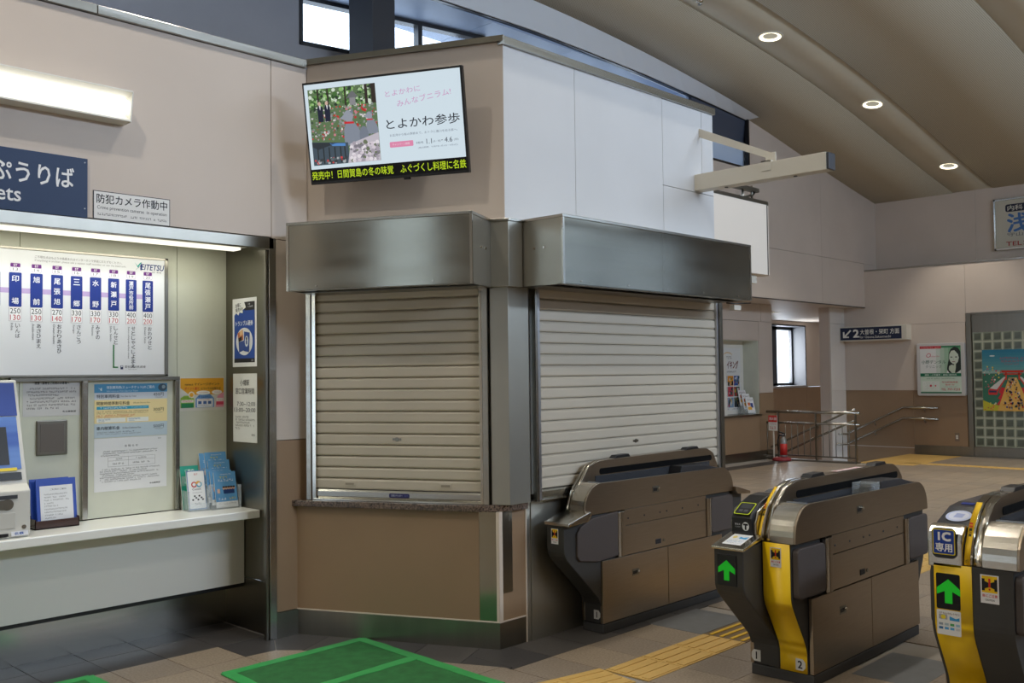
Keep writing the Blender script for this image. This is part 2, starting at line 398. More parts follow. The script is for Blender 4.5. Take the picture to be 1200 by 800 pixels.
# ------------------------------------------------------------------ booth: angled front (F1 frame) and side facing the gates
F1 = (4.284, 4.212, 0); AZ = R(115.86608-180)
YB = 4.179
wf = empty_struct('wall_booth_front', F1, AZ)
bx('wall_panel', -1.335, 0, 0.86, 0.037, 0.03, 3.72, WALL, wf)
bx('backing', -1.33, 0.03, 0.0, 0.0, 0.12, 3.72, JOINT, wf)
bx('coping', -1.345, -0.02, 3.72, 0.048, 0.14, 3.758, STEELD, wf, 0.003)
YF = -0.0765
bx('backing', -1.43, YF+0.02, 0.0, 0.0, 0.0, 0.82, JOINT, wf)
bx('lower_panel', -1.425, YF, 0.165, -0.128, YF+0.02, 0.822, WALLB, wf)
bx('corner_strip', -0.126, YF, 0.165, -0.016, YF+0.02, 0.822, STEELH, wf)
bx('edge_trim', -0.016, YF-0.003, 0.165, 0.0, YF+0.02, 0.822, PALE, wf)
bx('edge_trim', -1.43, YF-0.003, 0.165, -1.418, YF+0.02, 0.822, PALE, wf)
bx('edge_trim', -1.43, YF-0.004, 0.158, 0.0, YF+0.01, 0.166, PALE, wf)
bx('skirting', -1.435, YF-0.002, 0, 0.002, YF+0.02, 0.158, STEELD, wf)
ws = empty_struct('wall_booth_side', (0, YB, 0))
panels(ws, [(4.30, 0.9, 4.986, 3.715, WALLW), (4.986, 0.9, 5.997, 3.705, WALLW), (5.997, 3.05, 6.526, 3.70, WALLW), (6.526, 3.05, 6.69, 3.70, WALLW), (5.997, 0.9, 6.69, 3.05, WALLW)], 0, 0.03)
bx('backing', 4.32, 0.03, 0, 6.685, 0.2, 3.70, JOINT, ws)
bx('coping', 4.285, -0.022, 3.70, 6.70, 0.16, 3.752, STEEL, ws, 0.003)
bx('lower_panel', 4.245, 0, 0.165, 4.447, 0.02, 0.82, WALLB, ws)
bx('corner_strip', 4.247, -0.003, 0.33, 4.330, 0.0, 0.82, STEELD, ws)
bx('edge_trim', 4.216, -0.003, 0.165, 4.245, 0.02, 0.822, PALE, ws)
bx('edge_trim', 4.447, -0.006, 0, 4.456, 0.02, 0.86, PALE, ws)
bx('edge_trim', 4.216, -0.004, 0.157, 4.447, 0.01, 0.166, PALE, ws)
bx('skirting', 4.216, -0.002, 0, 4.447, 0.02, 0.157, STEELD, ws)
bx('steel_panel', 4.456, -0.004, 0, 4.49, 0.02, 0.862, STEELS, ws)
bx('steel_panel', 4.492, -0.012, 0, 4.778, 0.03, 0.862, STEELS, ws)
bx('steel_panel', 4.78, -0.006, 0, 6.69, 0.03, 0.862, STEELS, ws)
bx('end_wall', 6.66, 0.03, 0, 6.69, 4.4, 3.70, WALL, ws)

# ------------------------------------------------------------------ far right: upper wall with the soffit, stair hall, niche wall
YS = 8.62
wu = empty_struct('wall_upper_right', (0, YS, 0))
def upper(x0, x1, z0, m=WALL):
    n = max(1, int((x1-x0)/0.5)); xs = [x0+(x1-x0)*k/n for k in range(n+1)]
    MB().prism([(x, zc(x)+0.06) for x in xs][::-1] + [(xs[0], z0), (xs[-1], z0)], 0, 0.03, 'y').build('wall_panel', m, wu)
for x0, x1 in ((14.94, 17.58), (17.584, 20.07)): upper(x0, x1, 3.85)
panels(wu, [(6.7, 2.95, 9.6, 3.846, WALL), (9.6, 2.95, 12.3, 3.846, WALL), (12.3, 2.95, 14.94, 3.846, WALL), (14.94, 2.95, 17.58, 3.846, WALL), (17.58, 2.95, 19.45, 3.846, WALL),
            (19.45, 3.70, 20.07, 3.85, WALL), (6.7, 3.846, 11.0, 5.17, WALL), (11.0, 3.846, 14.94, 5.17, WALL)], 0, 0.03)
bx('backing', 6.7, 0.03, 2.96, 14.9, 0.2, 5.15, JOINT, wu)
bx('backing', 14.95, 0.03, 2.96, 20.2, 0.2, 4.9, JOINT, wu)
bx('edge_trim', 6.7, -0.006, 2.935, 19.45, 0.03, 2.95, JOINT, wu)
# recess of the clerestory right of the booth, with its dark frame
w2 = empty_struct('window_2', (0, 0, 0))
bx('window_frame', 14.90, 8.60, 5.15, 14.94, 8.66, 6.02, BLACKP, w2)
bx('window_frame', 13.2, 8.60, 5.14, 14.94, 8.66, 5.17, BLACKP, w2)
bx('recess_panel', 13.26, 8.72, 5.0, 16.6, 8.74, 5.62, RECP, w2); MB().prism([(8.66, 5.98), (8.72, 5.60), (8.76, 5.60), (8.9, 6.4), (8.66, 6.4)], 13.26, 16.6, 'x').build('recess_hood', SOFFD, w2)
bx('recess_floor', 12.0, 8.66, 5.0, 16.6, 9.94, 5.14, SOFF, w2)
bx('soffit_slab', 6.7, 0.012, 2.952, 26.5, 4.0, 3.05, WALL, struct(wu))

# niche wall
YN = 9.47
wn = empty_struct('wall_niche', (0, YN, 0))
panels(wn, [(9.5, 2.61, 14.0, 2.95, WALL), (14.0, 2.61, 16.73, 2.95, WALL), (16.73, 2.61, 17.15, 2.95, WALL),
            (9.5, 1.25, 12.3, 2.61, WALL), (12.3, 1.25, 15.0, 2.61, WALL), (15.0, 2.245, 16.64, 2.61, WALL), (16.64, 1.25, 17.15, 2.61, WALL)], 0, 0.02, gap=0.006)
panels(wn, [(9.5, 0.16, 12.3, 1.25, WALLB), (12.3, 0.16, 15.0, 1.25, WALLB), (15.0, 0.16, 16.64, 0.85, WALLB), (16.64, 0.16, 17.15, 1.25, WALLB)], 0, 0.02, gap=0.003)
bx('niche_back', 15.0, 0.34, 0.85, 16.64, 0.37, 2.245, WHITEP, wn)
bx('niche_cheek', 16.63, 0.02, 0.85, 16.66, 0.34, 2.245, CREAM, wn)
bx('niche_head', 15.0, 0.02, 2.24, 16.64, 0.34, 2.26, CREAM, wn)
bx('niche_sill', 14.9, -0.03, 0.825, 16.67, 0.42, 0.86, STEELD, wn, 0.003)
bx('skirting', 9.5, -0.006, 0, 17.15, 0.02, 0.16, STEELD, wn)
bx('backing', 6.0, 0.02, -1.6, 15.0, 0.2, 2.95, JOINT, wn)
bx('backing', 15.0, 0.45, -1.6, 16.66, 0.6, 2.95, JOINT, wn)
bx('return_panel', 16.66, 0.02, 0, 17.15, 3.0, 2.95, WALL, wn)

# stair hall: end wall with window_3, pier, landing and steps
we = empty_struct('wall_stair', (0, 12.2, 0))
panels(we, [(16.5, 1.25, 21.95, 2.9, WALL), (21.95, 2.84, 23.85, 2.95, WALL), (23.85, 1.25, 26.5, 2.95, WALL)], 0, 0.04)
panels(we, [(16.5, -1.6, 21.95, 1.25, WALLB), (21.95, -1.6, 23.85, 1.24, WALLB), (23.85, -1.6, 26.5, 1.25, WALLB)], 0, 0.04)
bx('side_wall', 26.4, -3.2, -1.6, 26.5, 0.2, 3.0, WALL, we); bx('side_wall', 19.5, -3.15, -1.6, 26.5, -3.0, 3.0, WALL, we)
w3 = empty_struct('window_3', (0, 12.2, 0))
REVD = mat('reveal_dark', (38, 40, 46), 0.5)
bx('reveal', 23.82, 0.0, 1.25, 23.87, 0.45, 2.86, REVD, w3); bx('reveal', 21.93, 0.0, 2.82, 23.85, 0.45, 2.86, DGREY, w3)
bx('window_sill', 21.9, -0.03, 1.24, 23.87, 0.45, 1.29, ALU, w3)
b = MB(); b.box(21.95, 0.36, 1.29, 22.98, 0.44, 2.82); b.box(23.76, 0.36, 1.29, 23.84, 0.44, 2.82); b.box(21.95, 0.36, 1.29, 23.84, 0.44, 1.36); b.box(21.95, 0.36, 2.74, 23.84, 0.44, 2.82)
b.build('window_frame', REVD, w3)
bx('pane', 22.98, 0.40, 1.36, 23.76, 0.405, 2.74, PANE, w3)
pier = empty_struct('wall_pier', (0, 9.07, 0))
panels(pier, [(18.80, 1.25, 19.45, 2.62, POLISH), (18.80, 2.62, 19.45, 2.95, POLISH), (18.80, -1.6, 19.45, 1.25, POLISH)], 0, 0.03)
bx('backing', 18.81, 0.03, -1.6, 19.45, 0.25, 2.95, WALL, pier)

# back wall: lower wall with steel-capped ledge, glass block window, upper wall set back
XB = 19.45
wb = empty_struct('wall_back', (XB, 0, 0), R(-90))   # local x = -world y, local y = world x - XB
def B_(y0, z0, y1, z1, m): return (-y1, z0, -y0, z1, m)
panels(wb, [B_(6.647, 2.56, 9.3, 3.68, WALL), B_(4.6, 2.725, 6.647, 3.68, WALL), B_(1.9, 2.725, 4.6, 3.68, WALL), B_(-5, 0.18, 1.9, 3.68, WALL),
            B_(6.66, 1.25, 9.3, 2.56, WALL)], 0, 0.03)
panels(wb, [B_(6.66, 0.18, 7.68, 1.25, WALLB), B_(7.68, -1.6, 9.3, 1.25, WALLB)], 0, 0.03, gap=0.003)
bx('skirting', -7.68, -0.006, 0, -6.64, 0.03, 0.18, STEELD, wb)
bx('stair_stringer', -9.3, -0.004, 0.11, -7.68, 0.0, 0.125, WALL, wb)
bx('backing', -9.3, 0.03, -1.6, -6.6, 0.5, 3.68, JOINT, wb)
bx('backing', -4.55, 0.03, 0, 5, 0.5, 3.68, JOINT, wb)
bx('backing', -6.6, 0.03, 2.72, -4.5, 0.5, 3.68, JOINT, wb)
bx('ledge_cap', -8.62, -0.012, 3.68, 5, 0.62, 3.712, STEEL, wb, 0.004)
wt = empty_struct('wall_back_upper', (20.05, 0, 0), R(-90))
panels(wt, [B_(6.615, 3.71, 8.62, 5.22, WALL), B_(4.0, 3.71, 6.615, 5.22, WALL), B_(1.0, 3.71, 4.0, 5.22, WALL), B_(-5, 3.71, 1.0, 5.22, WALL)], 0, 0.04)
# window_4: glass blocks in a steel frame
gb = empty_struct('window_4', (XB, 0, 0), R(-90))
GY0, GY1, GZ0, GZ1 = 6.545, 4.60, 0.19, 2.36
b = MB(); b.box(-6.645, -0.02, 0, -6.555, 0.12, 2.72); b.box(-4.59, -0.02, 0, -4.52, 0.12, 2.72); b.box(-6.555, -0.02, 2.69, -4.59, 0.12, 2.73)
b.build('window_frame', STEELD, gb, 0.003)
bx('header_plate', -6.555, 0.03, 2.355, -4.59, 0.06, 2.69, STEELD, gb)
bx('sill_plate', -6.555, 0.0, 0.0, -4.59, 0.06, 0.185, STEELD, gb)
MORT = mat('mortar_pale', (176, 179, 160), 0.6)
GBL = mat('glass_block', (140, 148, 130), 0.12, noise=0.15, nscale=6)
GBLC = mat('glass_block_core', (92, 98, 84), 0.2, noise=0.2, nscale=5)
nC, nR = 11, 12; pw = (GY0-GY1)/nC; ph = (GZ1-GZ0)/nR
bx('dark_backing', -6.6, 0.13, 0, -4.5, 0.5, 2.75, JOINT, gb)  # dark block added behind the glass blocks to stop sky showing through
bx('mortar', -GY0, 0.037, GZ0, -GY1, 0.11, GZ1, MORT, gb)
proto = None
for i in range(nC):
    for k in range(nR):
        if proto is None:
            g = 0.012; b = MB()
            b.box(g, 0.035, g, pw-g, 0.05, ph-g, GBL)
            proto = b.build('glass_block', None, gb, 0.006); MBc = MB().box(0.035, 0.03, 0.035, pw-0.03, 0.04, ph-0.03, GBLC)
            core = MBc.build('block_core', None, None, 0.004); me = proto.data
            # join the darker hollow centre into the block's mesh
            bm = bmesh.new(); bm.from_mesh(proto.data); n0 = len(bm.faces); bm.from_mesh(core.data)
            bm.faces.ensure_lookup_table()
            for f in bm.faces[n0:]: f.material_index = 1
            bm.to_mesh(me); bm.free(); me.materials.append(GBLC); bpy.data.objects.remove(core)
            o = proto
        else:
            o = proto.copy(); COL.objects.link(o)
        o.parent = gb; o.location = (-GY0+i*pw, 0, GZ0+k*ph)

# walls the camera does not face: side wall with its big window, near end wall, with unseen openings added for light and reflections
wr = empty_struct('wall_right', (0, -5, 0))
for a in ((-6, 0, 4, 5.0), (18.8, 0, 20.1, 5.3), (4, 0, 18.8, 2.6), (4, 4.65, 18.8, 4.9), (4, 5.7, 18.8, 6.7), (17, 4.8, 18.8, 5.8)): bx('wall_panel', a[0], -0.15, a[1], a[2], 0, a[3], WALL, wr)
bx('wall_panel', -6, -0.15, 5.0, 4.0, -0.02, 6.6, WALL, wr)
w5 = empty_struct('window_5', (0, -5, 0))
b = MB()
for x in (4, 6.95, 9.9, 12.85, 15.8, 18.7): b.box(x, -0.14, 2.6, x+0.10, -0.02, 4.65)
b.box(4, -0.12, 2.6, 18.8, -0.04, 2.66); b.box(4, -0.12, 4.59, 18.8, -0.04, 4.65)
b.build('window_frame', DGREY, w5)
for x in (4, 6.95, 9.9, 12.85, 15.8): bx('pane', x+0.10, -0.09, 2.66, x+2.95, -0.085, 4.59, TINT, w5)
we2 = empty_struct('wall_near', (-6, 0, 0))
for a in ((-5, 0, 3.7, 5.0), (4.6, 0, 5.5, 5.0), (3.7, 4.7, 4.6, 5.0)): bx('wall_panel', -0.15, a[0], a[1], 0, a[2], a[3], WALL, we2)
bx('pane', -0.09, 3.7, 0, -0.085, 4.6, 4.7, TINT, we2)  # unseen opening added for the band reflected in the shutter box
bx('wall_panel', -0.15, 5.5, 3.3, 0, 11, 6.3, WALLG, we2)
bx('wall_panel', -0.15, -5, 5.0, 0, 9, 5.6, WALL, we2)

# ------------------------------------------------------------------ floor: slab, paving tiles, tactile paving
SX0, SX1, SY = 16.95, 19.45, 7.72       # stair opening
b = MB(); b.box(-6, -5, -0.12, 25, SY, -0.007); b.box(-6, SY, -0.12, SX0, 12.6, -0.007); b.box(SX1+0.1, SY, -0.12, 25, 9.0, -0.007)
floor = struct(b.build('floor', GROUT))
def clip(poly, nx, ny, d):      # keep nx*x+ny*y <= d
    out = []
    for (x0, y0), (x1, y1) in zip(poly, poly[1:]+poly[:1]):
        a, c = nx*x0+ny*y0-d, nx*x1+ny*y1-d
        if a <= 0: out.append((x0, y0))
        if a*c < 0:
            t = a/(a-c); out.append((x0+(x1-x0)*t, y0+(y1-y0)*t))
    return out
u1 = (math.cos(R(115.86608)), math.sin(R(115.86608))); n1 = (-u1[1], u1[0]); PC = (4.215, 4.179)
D1 = n1[0]*PC[0]+n1[1]*PC[1]            # base plane of the angled front; outward = larger
tiles = []                               # (polygon, material, key)
P = 0.3335
def near(v, arr): return any(abs(v-q) < 1e-3 for q in arr)
YR = [-4.85+0.3335*k for k in range(24)]
YR = [3.155-0.3335*k for k in range(24, 0, -1)] + [3.155, 3.46]
XR = [4.98+P*k for k in range(-34, 46)]
for x in XR:
    for k, y in enumerate(YR[:-1]):
        y2 = YR[k+1]
        if y == 3.155 and x > 3.9: continue          # the tactile line
        if y2 < -4.9 or x < -5.8: continue
        if 2.0 < y < 2.45 and 5.1 < x < 5.65: continue
        tiles.append(([(x, y), (x+P, y), (x+P, y2), (x, y2)], TILE, 't'))
for x in XR:                                          # row between the tactile line and the dark border
    if x < 3.97: continue
    if x < 6.8:
        if not 5.25 < x < 5.7: tiles.append(([(x, 3.46), (x+P, 3.46), (x+P, 3.85), (x, 3.85)], TILE, 't'))
        tiles.append(([(max(x, 4.0), 3.85), (x+P, 3.85), (x+P, 4.178), (max(x, 4.0), 4.178)], TILED, 'd'))
for j in range(17):                                   # hall beyond the booth
    y = 3.46+P*j
    for x in XR:
        if x < 6.7: continue
        if y > 9.2: continue
        if x+P > SX0 and y+P > SY and x < SX1: continue
        if x > 19.3: continue
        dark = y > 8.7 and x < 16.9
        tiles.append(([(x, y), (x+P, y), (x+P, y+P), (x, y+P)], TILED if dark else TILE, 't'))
XL = [3.11+0.336*k for k in range(-27, 4)]
YLr = [5.53-0.32*k for k in range(7)]
for x in XL:                                          # field in front of the ticket alcove
    for y in YLr:
        p = [(x, y-0.32), (x+0.336, y-0.32), (x+0.336, y), (x, y)]
        if x >= 3.10 and y > 5.4: continue
        p = clip(p, -n1[0], -n1[1], -(D1+0.33))
        p = clip(p, 1, 0, 3.978) if p else p
        p = clip(p, 0, -1, -3.46) if p else p
        if len(p) > 2: tiles.append((p, TILE, None))
    if x < 3.40:
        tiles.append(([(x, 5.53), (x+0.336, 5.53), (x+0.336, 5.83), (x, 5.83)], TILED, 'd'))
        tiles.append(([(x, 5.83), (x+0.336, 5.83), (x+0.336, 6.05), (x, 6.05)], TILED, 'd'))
tiles.append(([(3.11, 5.21), (3.307, 5.192), (3.435, 5.415), (3.445, 5.53), (3.11, 5.53)], TILED, None))
def fp(s, d): return (PC[0]+u1[0]*s+n1[0]*d, PC[1]+u1[1]*s+n1[1]*d)
ss = [0.0, 0.13, 0.47, 0.81, 1.15, 1.40]
for a, c in zip(ss, ss[1:]):
    p = [fp(a, 0.0), fp(c, 0.0), fp(c, 0.33), fp(a, 0.33)]
    if a == 0.0: p = [fp(0, 0), fp(0.13, 0), fp(0.13, 0.33), (3.985, 3.86)]
    if c == 1.40: p = [fp(a, 0), fp(1.43, 0), (3.445, 5.42), (3.307, 5.192), fp(a, 0.33)]
    tiles.append((p, TILED, None))
tiles.append(([(4.215, 4.175), (3.985, 3.85), (4.0, 3.85), (4.225, 4.175)], TILED, None))

camI = cam.matrix_world.inverted()
def inview(p):
    v = camI @ Vector((p[0], p[1], 0))
    if v.z > -0.5: return None
    x = 600-1143.69*v.x/v.z; y = 400+1143.69*v.y/v.z
    return -v.z if -30 < x < 1230 and 380 < y < 830 else None
def hidden(c):
    x, y = c
    return (4.85 < x < 6.2 and (2.45 < y < 2.8 or 3.95 < y < 4.2 or 1.4 < y < 1.75)) or (4.3 < x < 6.7 and y > 4.2)
ranked = []
for i, (p, m, k) in enumerate(tiles):
    c = (sum(q[0] for q in p)/len(p), sum(q[1] for q in p)/len(p))
    d = inview(c)
    ranked.append((d if d is not None and not hidden(c) else 1e6+i, i, c))
ranked.sort()
single = {i for d, i, c in ranked[:285] if d < 1e5}
G = 0.0022
cache = {}; rest = MB(); rg = random.Random(3)
for i, (p, mm, k) in enumerate(tiles):
    m = rg.choice(mm)
    c = (sum(q[0] for q in p)/len(p), sum(q[1] for q in p)/len(p))
    q = []
    for (x, y) in p:
        L = math.hypot(x-c[0], y-c[1]) or 1
        q.append((x-(x-c[0])/L*G*1.4, y-(y-c[1])/L*G*1.4))
    if i in single:
        loc = [(round(x-c[0], 3), round(y-c[1], 3)) for x, y in q]
        key = (tuple(loc), m.name)
        if key in cache:
            o = bpy.data.objects.new('floor_tile', cache[key]); COL.objects.link(o); o.parent = floor
        else:
            o = MB().prism(loc, -0.006, 0.0, 'z').build('floor_tile', m, floor); cache[key] = o.data
        o.location = (c[0], c[1], rg.uniform(-0.0006, 0.0003))
    else:
        rest.prism(q, -0.006, 0.0, 'z', m)
o = rest.build('floor_tile_field', None, floor); o['kind'] = 'stuff'
# tactile line (guiding bars) and the metal cover plates of the gate duct
def tactile(name, cx, cy, w, h, rot=0.0, m=TACT, bars=True, z=0.0015, along=True):
    key = (name, round(w, 3), round(h, 3), m.name)
    if key in cache:
        o = bpy.data.objects.new(name, cache[key]); COL.objects.link(o); o.parent = floor
    else:
        b = MB(); b.box(-w/2+G, -h/2+G, -0.006, w/2-G, h/2-G, 0.0)
        if bars is True:
            for k in range(4):
                y = -h/2 + h*(k+0.5)/4; b.prism([(-w/2+0.02, y-0.022), (w/2-0.02, y-0.022), (w/2-0.02, y+0.022), (-w/2+0.02, y+0.022)], 0.0, 0.004, 'z')
        elif bars == 'dots':
            for i in range(5):
                for j in range(5):
                    b.cyl((-w/2+w*(i+.5)/5, -h/2+h*(j+.5)/5, 0), (-w/2+w*(i+.5)/5, -h/2+h*(j+.5)/5, 0.004), 0.014, 6)
        o = b.build(name, m, floor); cache[key] = o.data
    o.location = (cx, cy, z); o.rotation_euler = (0, 0, rot); return o
x = 4.315
while x < 17.2:
    if not 5.28 < x+P/2 < 5.86: tactile('tactile_tile', x+P/2, 3.3075, P, 0.305)
    x += P
for k in range(3): tactile('tactile_tile', 4.315-0.02-0.165-0.315*k, 3.345+0.062*(k+0.55), 0.325, 0.305, R(-11), z=0.0018+0.0001*k)
for k in range(11): tactile('tactile_tile', 17.46, 3.62+P*k, 0.305, P, m=TACT)
for i in range(7):
    for j in range(3): tactile('warning_tile', 17.0+P*(i+.5), 6.75+P*(j+.5), P, P, bars='dots')
bx('duct_cover', 5.30, 3.158, -0.005, 5.85, 3.457, 0.0012, mat('cover_brown', (112, 92, 62), 0.45), floor)
for k in range(4): bx('tactile_bar', 5.33, 3.18+0.074*k, 0.001, 5.83, 3.203+0.074*k, 0.006, TACTR, floor, 0.001)
for (x0, y0, x1, y1) in ((5.30, 3.465, 5.85, 3.86), (5.15, 2.04, 5.70, 2.41)): bx('duct_cover', x0, y0, -0.005, x1, y1, 0.001, COVER, floor, 0.001)
# steps going down to the landing
stair = empty_struct('floor_stairs')
for k in range(5): bx('step', SX0, SY+0.3*k, -0.16*(k+1)-0.1, SX1, SY+0.3*(k+1), -0.16*(k+1), TILE[0], stair)
bx('landing', SX0, SY+1.5, -1.0, 26, 12.6, -0.90, TILE[1], stair)
bx('kerb', 16.78, 7.66, -0.1, 16.95, 9.4, 0.02, STEELD, stair); bx('kerb', 16.93, 7.70, -1.6, 16.95, 12.3, -0.01, WALLB, stair)

# ------------------------------------------------------------------ green protective mats
def mat_thing(label, pts, seams, name='floor_mat'):
    c = (sum(p[0] for p in pts)/len(pts), sum(p[1] for p in pts)/len(pts))
    t = thing(name, label, 'mat', (c[0], c[1], 0.0), 0, 'green mats taped to the floor')
    q = [(x-c[0], y-c[1]) for x, y in pts]
    MB().prism(q, 0.0025, 0.006, 'z').build('sheet', GREEN, t)
    segs = list(zip(q, q[1:]+q[:1])) + [((a[0]-c[0], a[1]-c[1]), (e[0]-c[0], e[1]-c[1])) for a, e in seams]
    for i, (a, e) in enumerate(segs):
        d = Vector((e[0]-a[0], e[1]-a[1])); L = d.length; d.normalize(); nrm = Vector((-d.y, d.x)); w = 0.034
        rgn = random.Random(i*7+len(label)); left = []; right = []
        for k in range(13):
            s = -0.015+(L+0.03)*k/12; pnt = Vector(a)+d*s
            left.append(tuple(pnt+nrm*(w+rgn.uniform(-.005, .005)))); right.append(tuple(pnt-nrm*(w+rgn.uniform(-.005, .005))))
        MB().prism(left+right[::-1], 0.0025, 0.0078+0.0002*i, 'z').build('tape', TAPE, t)
mat_thing('larger green taped floor mat with a tape seam, in front of the angled counter', [(2.86, 4.98), (3.79, 4.985), (3.735, 3.72), (2.78, 3.72)], [((2.83, 4.40), (3.765, 4.42))])
mat_thing('green taped floor mat corner in front of the white ticket shelf', [(1.2, 5.50), (2.30, 5.50), (2.30, 4.98), (1.2, 4.98)], [])

# ------------------------------------------------------------------ things on the ticket wall
def sheet(name, label, cat, loc, rz, w, h, rgb, t=0.0015, plate='sheet', m=None, group=None):
    o = thing(name, label, cat, loc, rz, group)
    bx(plate, -w/2, -t, 0, w/2, 0, h, m or ink(rgb), o)
    return o
def pr(o, t): return (0, -t, 0)
DK = (60, 62, 66); NAVY = (34, 48, 84)
# fluorescent wall lamp
t = thing('wall_lamp', 'lit white fluorescent lamp on the beige wall above the dark blue sign', 'lamp', (1.5, YL, 3.10))
MB().prism([(0, 0.0), (0, 0.17), (-0.02, 0.175), (-0.13, 0.172), (-0.13, 0.165), (-0.05, 0.13), (-0.05, 0.05), (-0.10, 0.012), (-0.10, 0.004)], -1.3, 0.955, 'x').build('lamp_body', WHITEP, t)
TUBE = mat('tube_glow', (255, 253, 240), 0.4, emit=2.6)
MB().prism([(-0.052, 0.05), (-0.052, 0.128), (-0.075, 0.135), (-0.098, 0.115), (-0.104, 0.09), (-0.098, 0.065), (-0.075, 0.045)], -1.28, 0.94, 'x').build('diffuser', TUBE, t)
MB().prism([(0, 0.0), (0, 0.172), (-0.128, 0.17), (-0.10, 0.0)], 0.955, 0.962, 'x').build('end_cap', WHITEP, t)
# ticket sign
t = sheet('ticket_sign', 'dark blue hanging ticket sign with white lettering below the wall lamp', 'sign', (1.865, YL, 2.546), 0, 0.77, 0.327, (36, 56, 92), 0.02, 'board')
p = Print(); p.text('きっぷうりば', 0.0, 0.208, 0.108, (236, 238, 240), w=0.62, bold=0.018); p.text('Tickets', -0.12, 0.088, 0.078, (236, 238, 240), al='c', bold=0.014, w=0.31)
for x in (0.38, -0.36):
    for z in (0.05, 0.305): p.ell(x-0.01, z, 0.004, 0.004, (180, 184, 190), n=8)
p.build('lettering', t, (0, -0.02, 0))
# camera notice
t = sheet('camera_notice', 'white security camera notice with black border right of the blue ticket sign', 'sign', (2.514, YL, 2.549), 0, 0.452, 0.160, (30, 30, 34), 0.004, 'board')
p = Print(); p.rect(-0.222, 0.004, 0.222, 0.156, (232, 232, 230), 1)
p.text('防犯カメラ作動中', 0, 0.117, 0.052, (28, 28, 32), 2, w=0.415, bold=0.012); p.text('Crime prevention cameras  in operation', 0, 0.065, 0.025, (40, 40, 44), 2, w=0.41)
p.bars(-0.205, 0.205, 0.030, 0.012, (70, 70, 74), 2, 3); p.build('lettering', t, (0, -0.004, 0))

# fare map
t = thing('fare_map', 'large white fare map of the line with blue station plates above the counter', 'map', (2.0, YA, 1.67))
bx('board', -1.2, -0.035, 0.012, 0.995, -0.001, 0.752, mat('map_white', (232, 234, 238), 0.22), t)
b = MB(); b.box(-1.2, -0.042, 0, 1.018, -0.0, 0.014); b.box(-1.2, -0.042, 0.748, 1.018, 0, 0.764); b.box(0.995, -0.042, 0, 1.018, 0, 0.764)
b.build('map_frame', STEELD, t, 0.002)
p = Print()
def mp(px_, py_):   # millimetre-like helper on the board: px along the board measured from photo proportions
    return px_
st = [(-0.23, '砂', '', '', '', '', '11'), ]
# station columns: x measured on the board
cols = [(-0.125, '瓢箪山', '210', '110', 'ひょうたんやま', 'Hyotan-yama', '12'),
        (0.082, '印場', '250', '130', 'いんば', 'Inba', '13'), (0.200, '旭前', '250', '130', 'あさひまえ', 'Asahi-mae', '14'),
        (0.318, '尾張旭', '270', '140', 'おわりあさひ', 'Owari Asahi', '15'), (0.433, '三郷', '330', '170', 'さんごう', 'Sango', '16'),
        (0.548, '水野', '330', '170', 'みずの', 'Mizuno', '17'), (0.661, '新瀬戸', '330', '170', 'しんせと', 'Shin Seto', '18'),
        (0.773, '瀬戸市役所前', '400', '200', 'せとしやくしょまえ', 'Seto-shiyakusho-mae', '19'), (0.882, '尾張瀬戸', '400', '200', 'おわりせと', 'Owari Seto', '20')]
BL = (28, 52, 140)
p.rect(-1.2, 0.492, 0.86, 0.522, (190, 168, 214), 1)
for q, (x, nm, f1_, f2_, kana, rom, no) in enumerate(cols):
    if q == 0: x = -0.035
    p.rrect(x-0.0285, 0.618, x+0.0285, 0.668, 0.008, (196, 176, 204), 1); p.rrect(x-0.026, 0.6205, x+0.026, 0.667, 0.008, (246, 246, 248), 1.5); p.rrect(x-0.027, 0.643, x+0.027, 0.666, 0.006, (108, 44, 130), 2)
    p.text('ST', x, 0.6545, 0.014, (240, 236, 244), 3, bold=0.02); p.text(no, x, 0.631, 0.016, (90, 90, 100), 3, w=0.03)
    p.rrect(x-0.035, 0.412, x+0.035, 0.612, 0.006, BL, 2)
    n = len(nm); z1, z0 = 0.603, 0.423
    if n == 2: p.text(nm[0], x, 0.576, 0.036, (240, 242, 250), 3, w=0.038, bold=0.015); p.text(nm[1], x, 0.446, 0.036, (240, 242, 250), 3, w=0.038, bold=0.015)
    else: p.vtext(nm, x, z1, z0, 0.036 if n < 5 else 0.028, (240, 242, 250), 3, 0.015)
    p.rect(x-0.034, 0.328, x+0.034, 0.410, (170, 160, 172), 1); p.rect(x-0.032, 0.330, x+0.032, 0.410, (248, 248, 250), 2)
    p.text(f1_, x, 0.388, 0.031, (58, 58, 64), 3, w=0.056); p.text(f2_, x, 0.350, 0.031, (196, 70, 84), 3, w=0.056)
    L = 0.0295*len(kana); p.vtext(kana, x+0.014, 0.318, 0.318-L, 0.025, (64, 64, 70), 2, 0.004)
    p.text(rom, x-0.017, 0.318-len(rom)*0.0055, 0.013, (100, 100, 108), 2, w=len(rom)*0.0105, rot=R(-90))
p.rect(0.657, 0.058, 0.666, 0.200, (56, 128, 70), 2); p.rect(0.657, 0.055, 0.690, 0.063, (56, 128, 70), 2)
p.rect(0.705, 0.046, 0.722, 0.070, (40, 52, 90), 2); p.rect(0.708, 0.060, 0.719, 0.068, (220, 224, 236), 3); p.text('愛知環状鉄道線', 0.800, 0.062, 0.015, (80, 80, 84), 2, w=0.135); p.text('Aichi Loop Line', 0.782, 0.046, 0.008, (120, 120, 124), 2)
p.text('ご不明な点はもよりの係員またはインターホンで係員におたずねください。', 0.19, 0.712, 0.016, (120, 120, 124), 2, w=0.525, al='l'); p.text('If anything is unclear, please ask a station staff member or use the intercom.', 0.19, 0.690, 0.015, (140, 140, 144), 2, w=0.55, al='l')
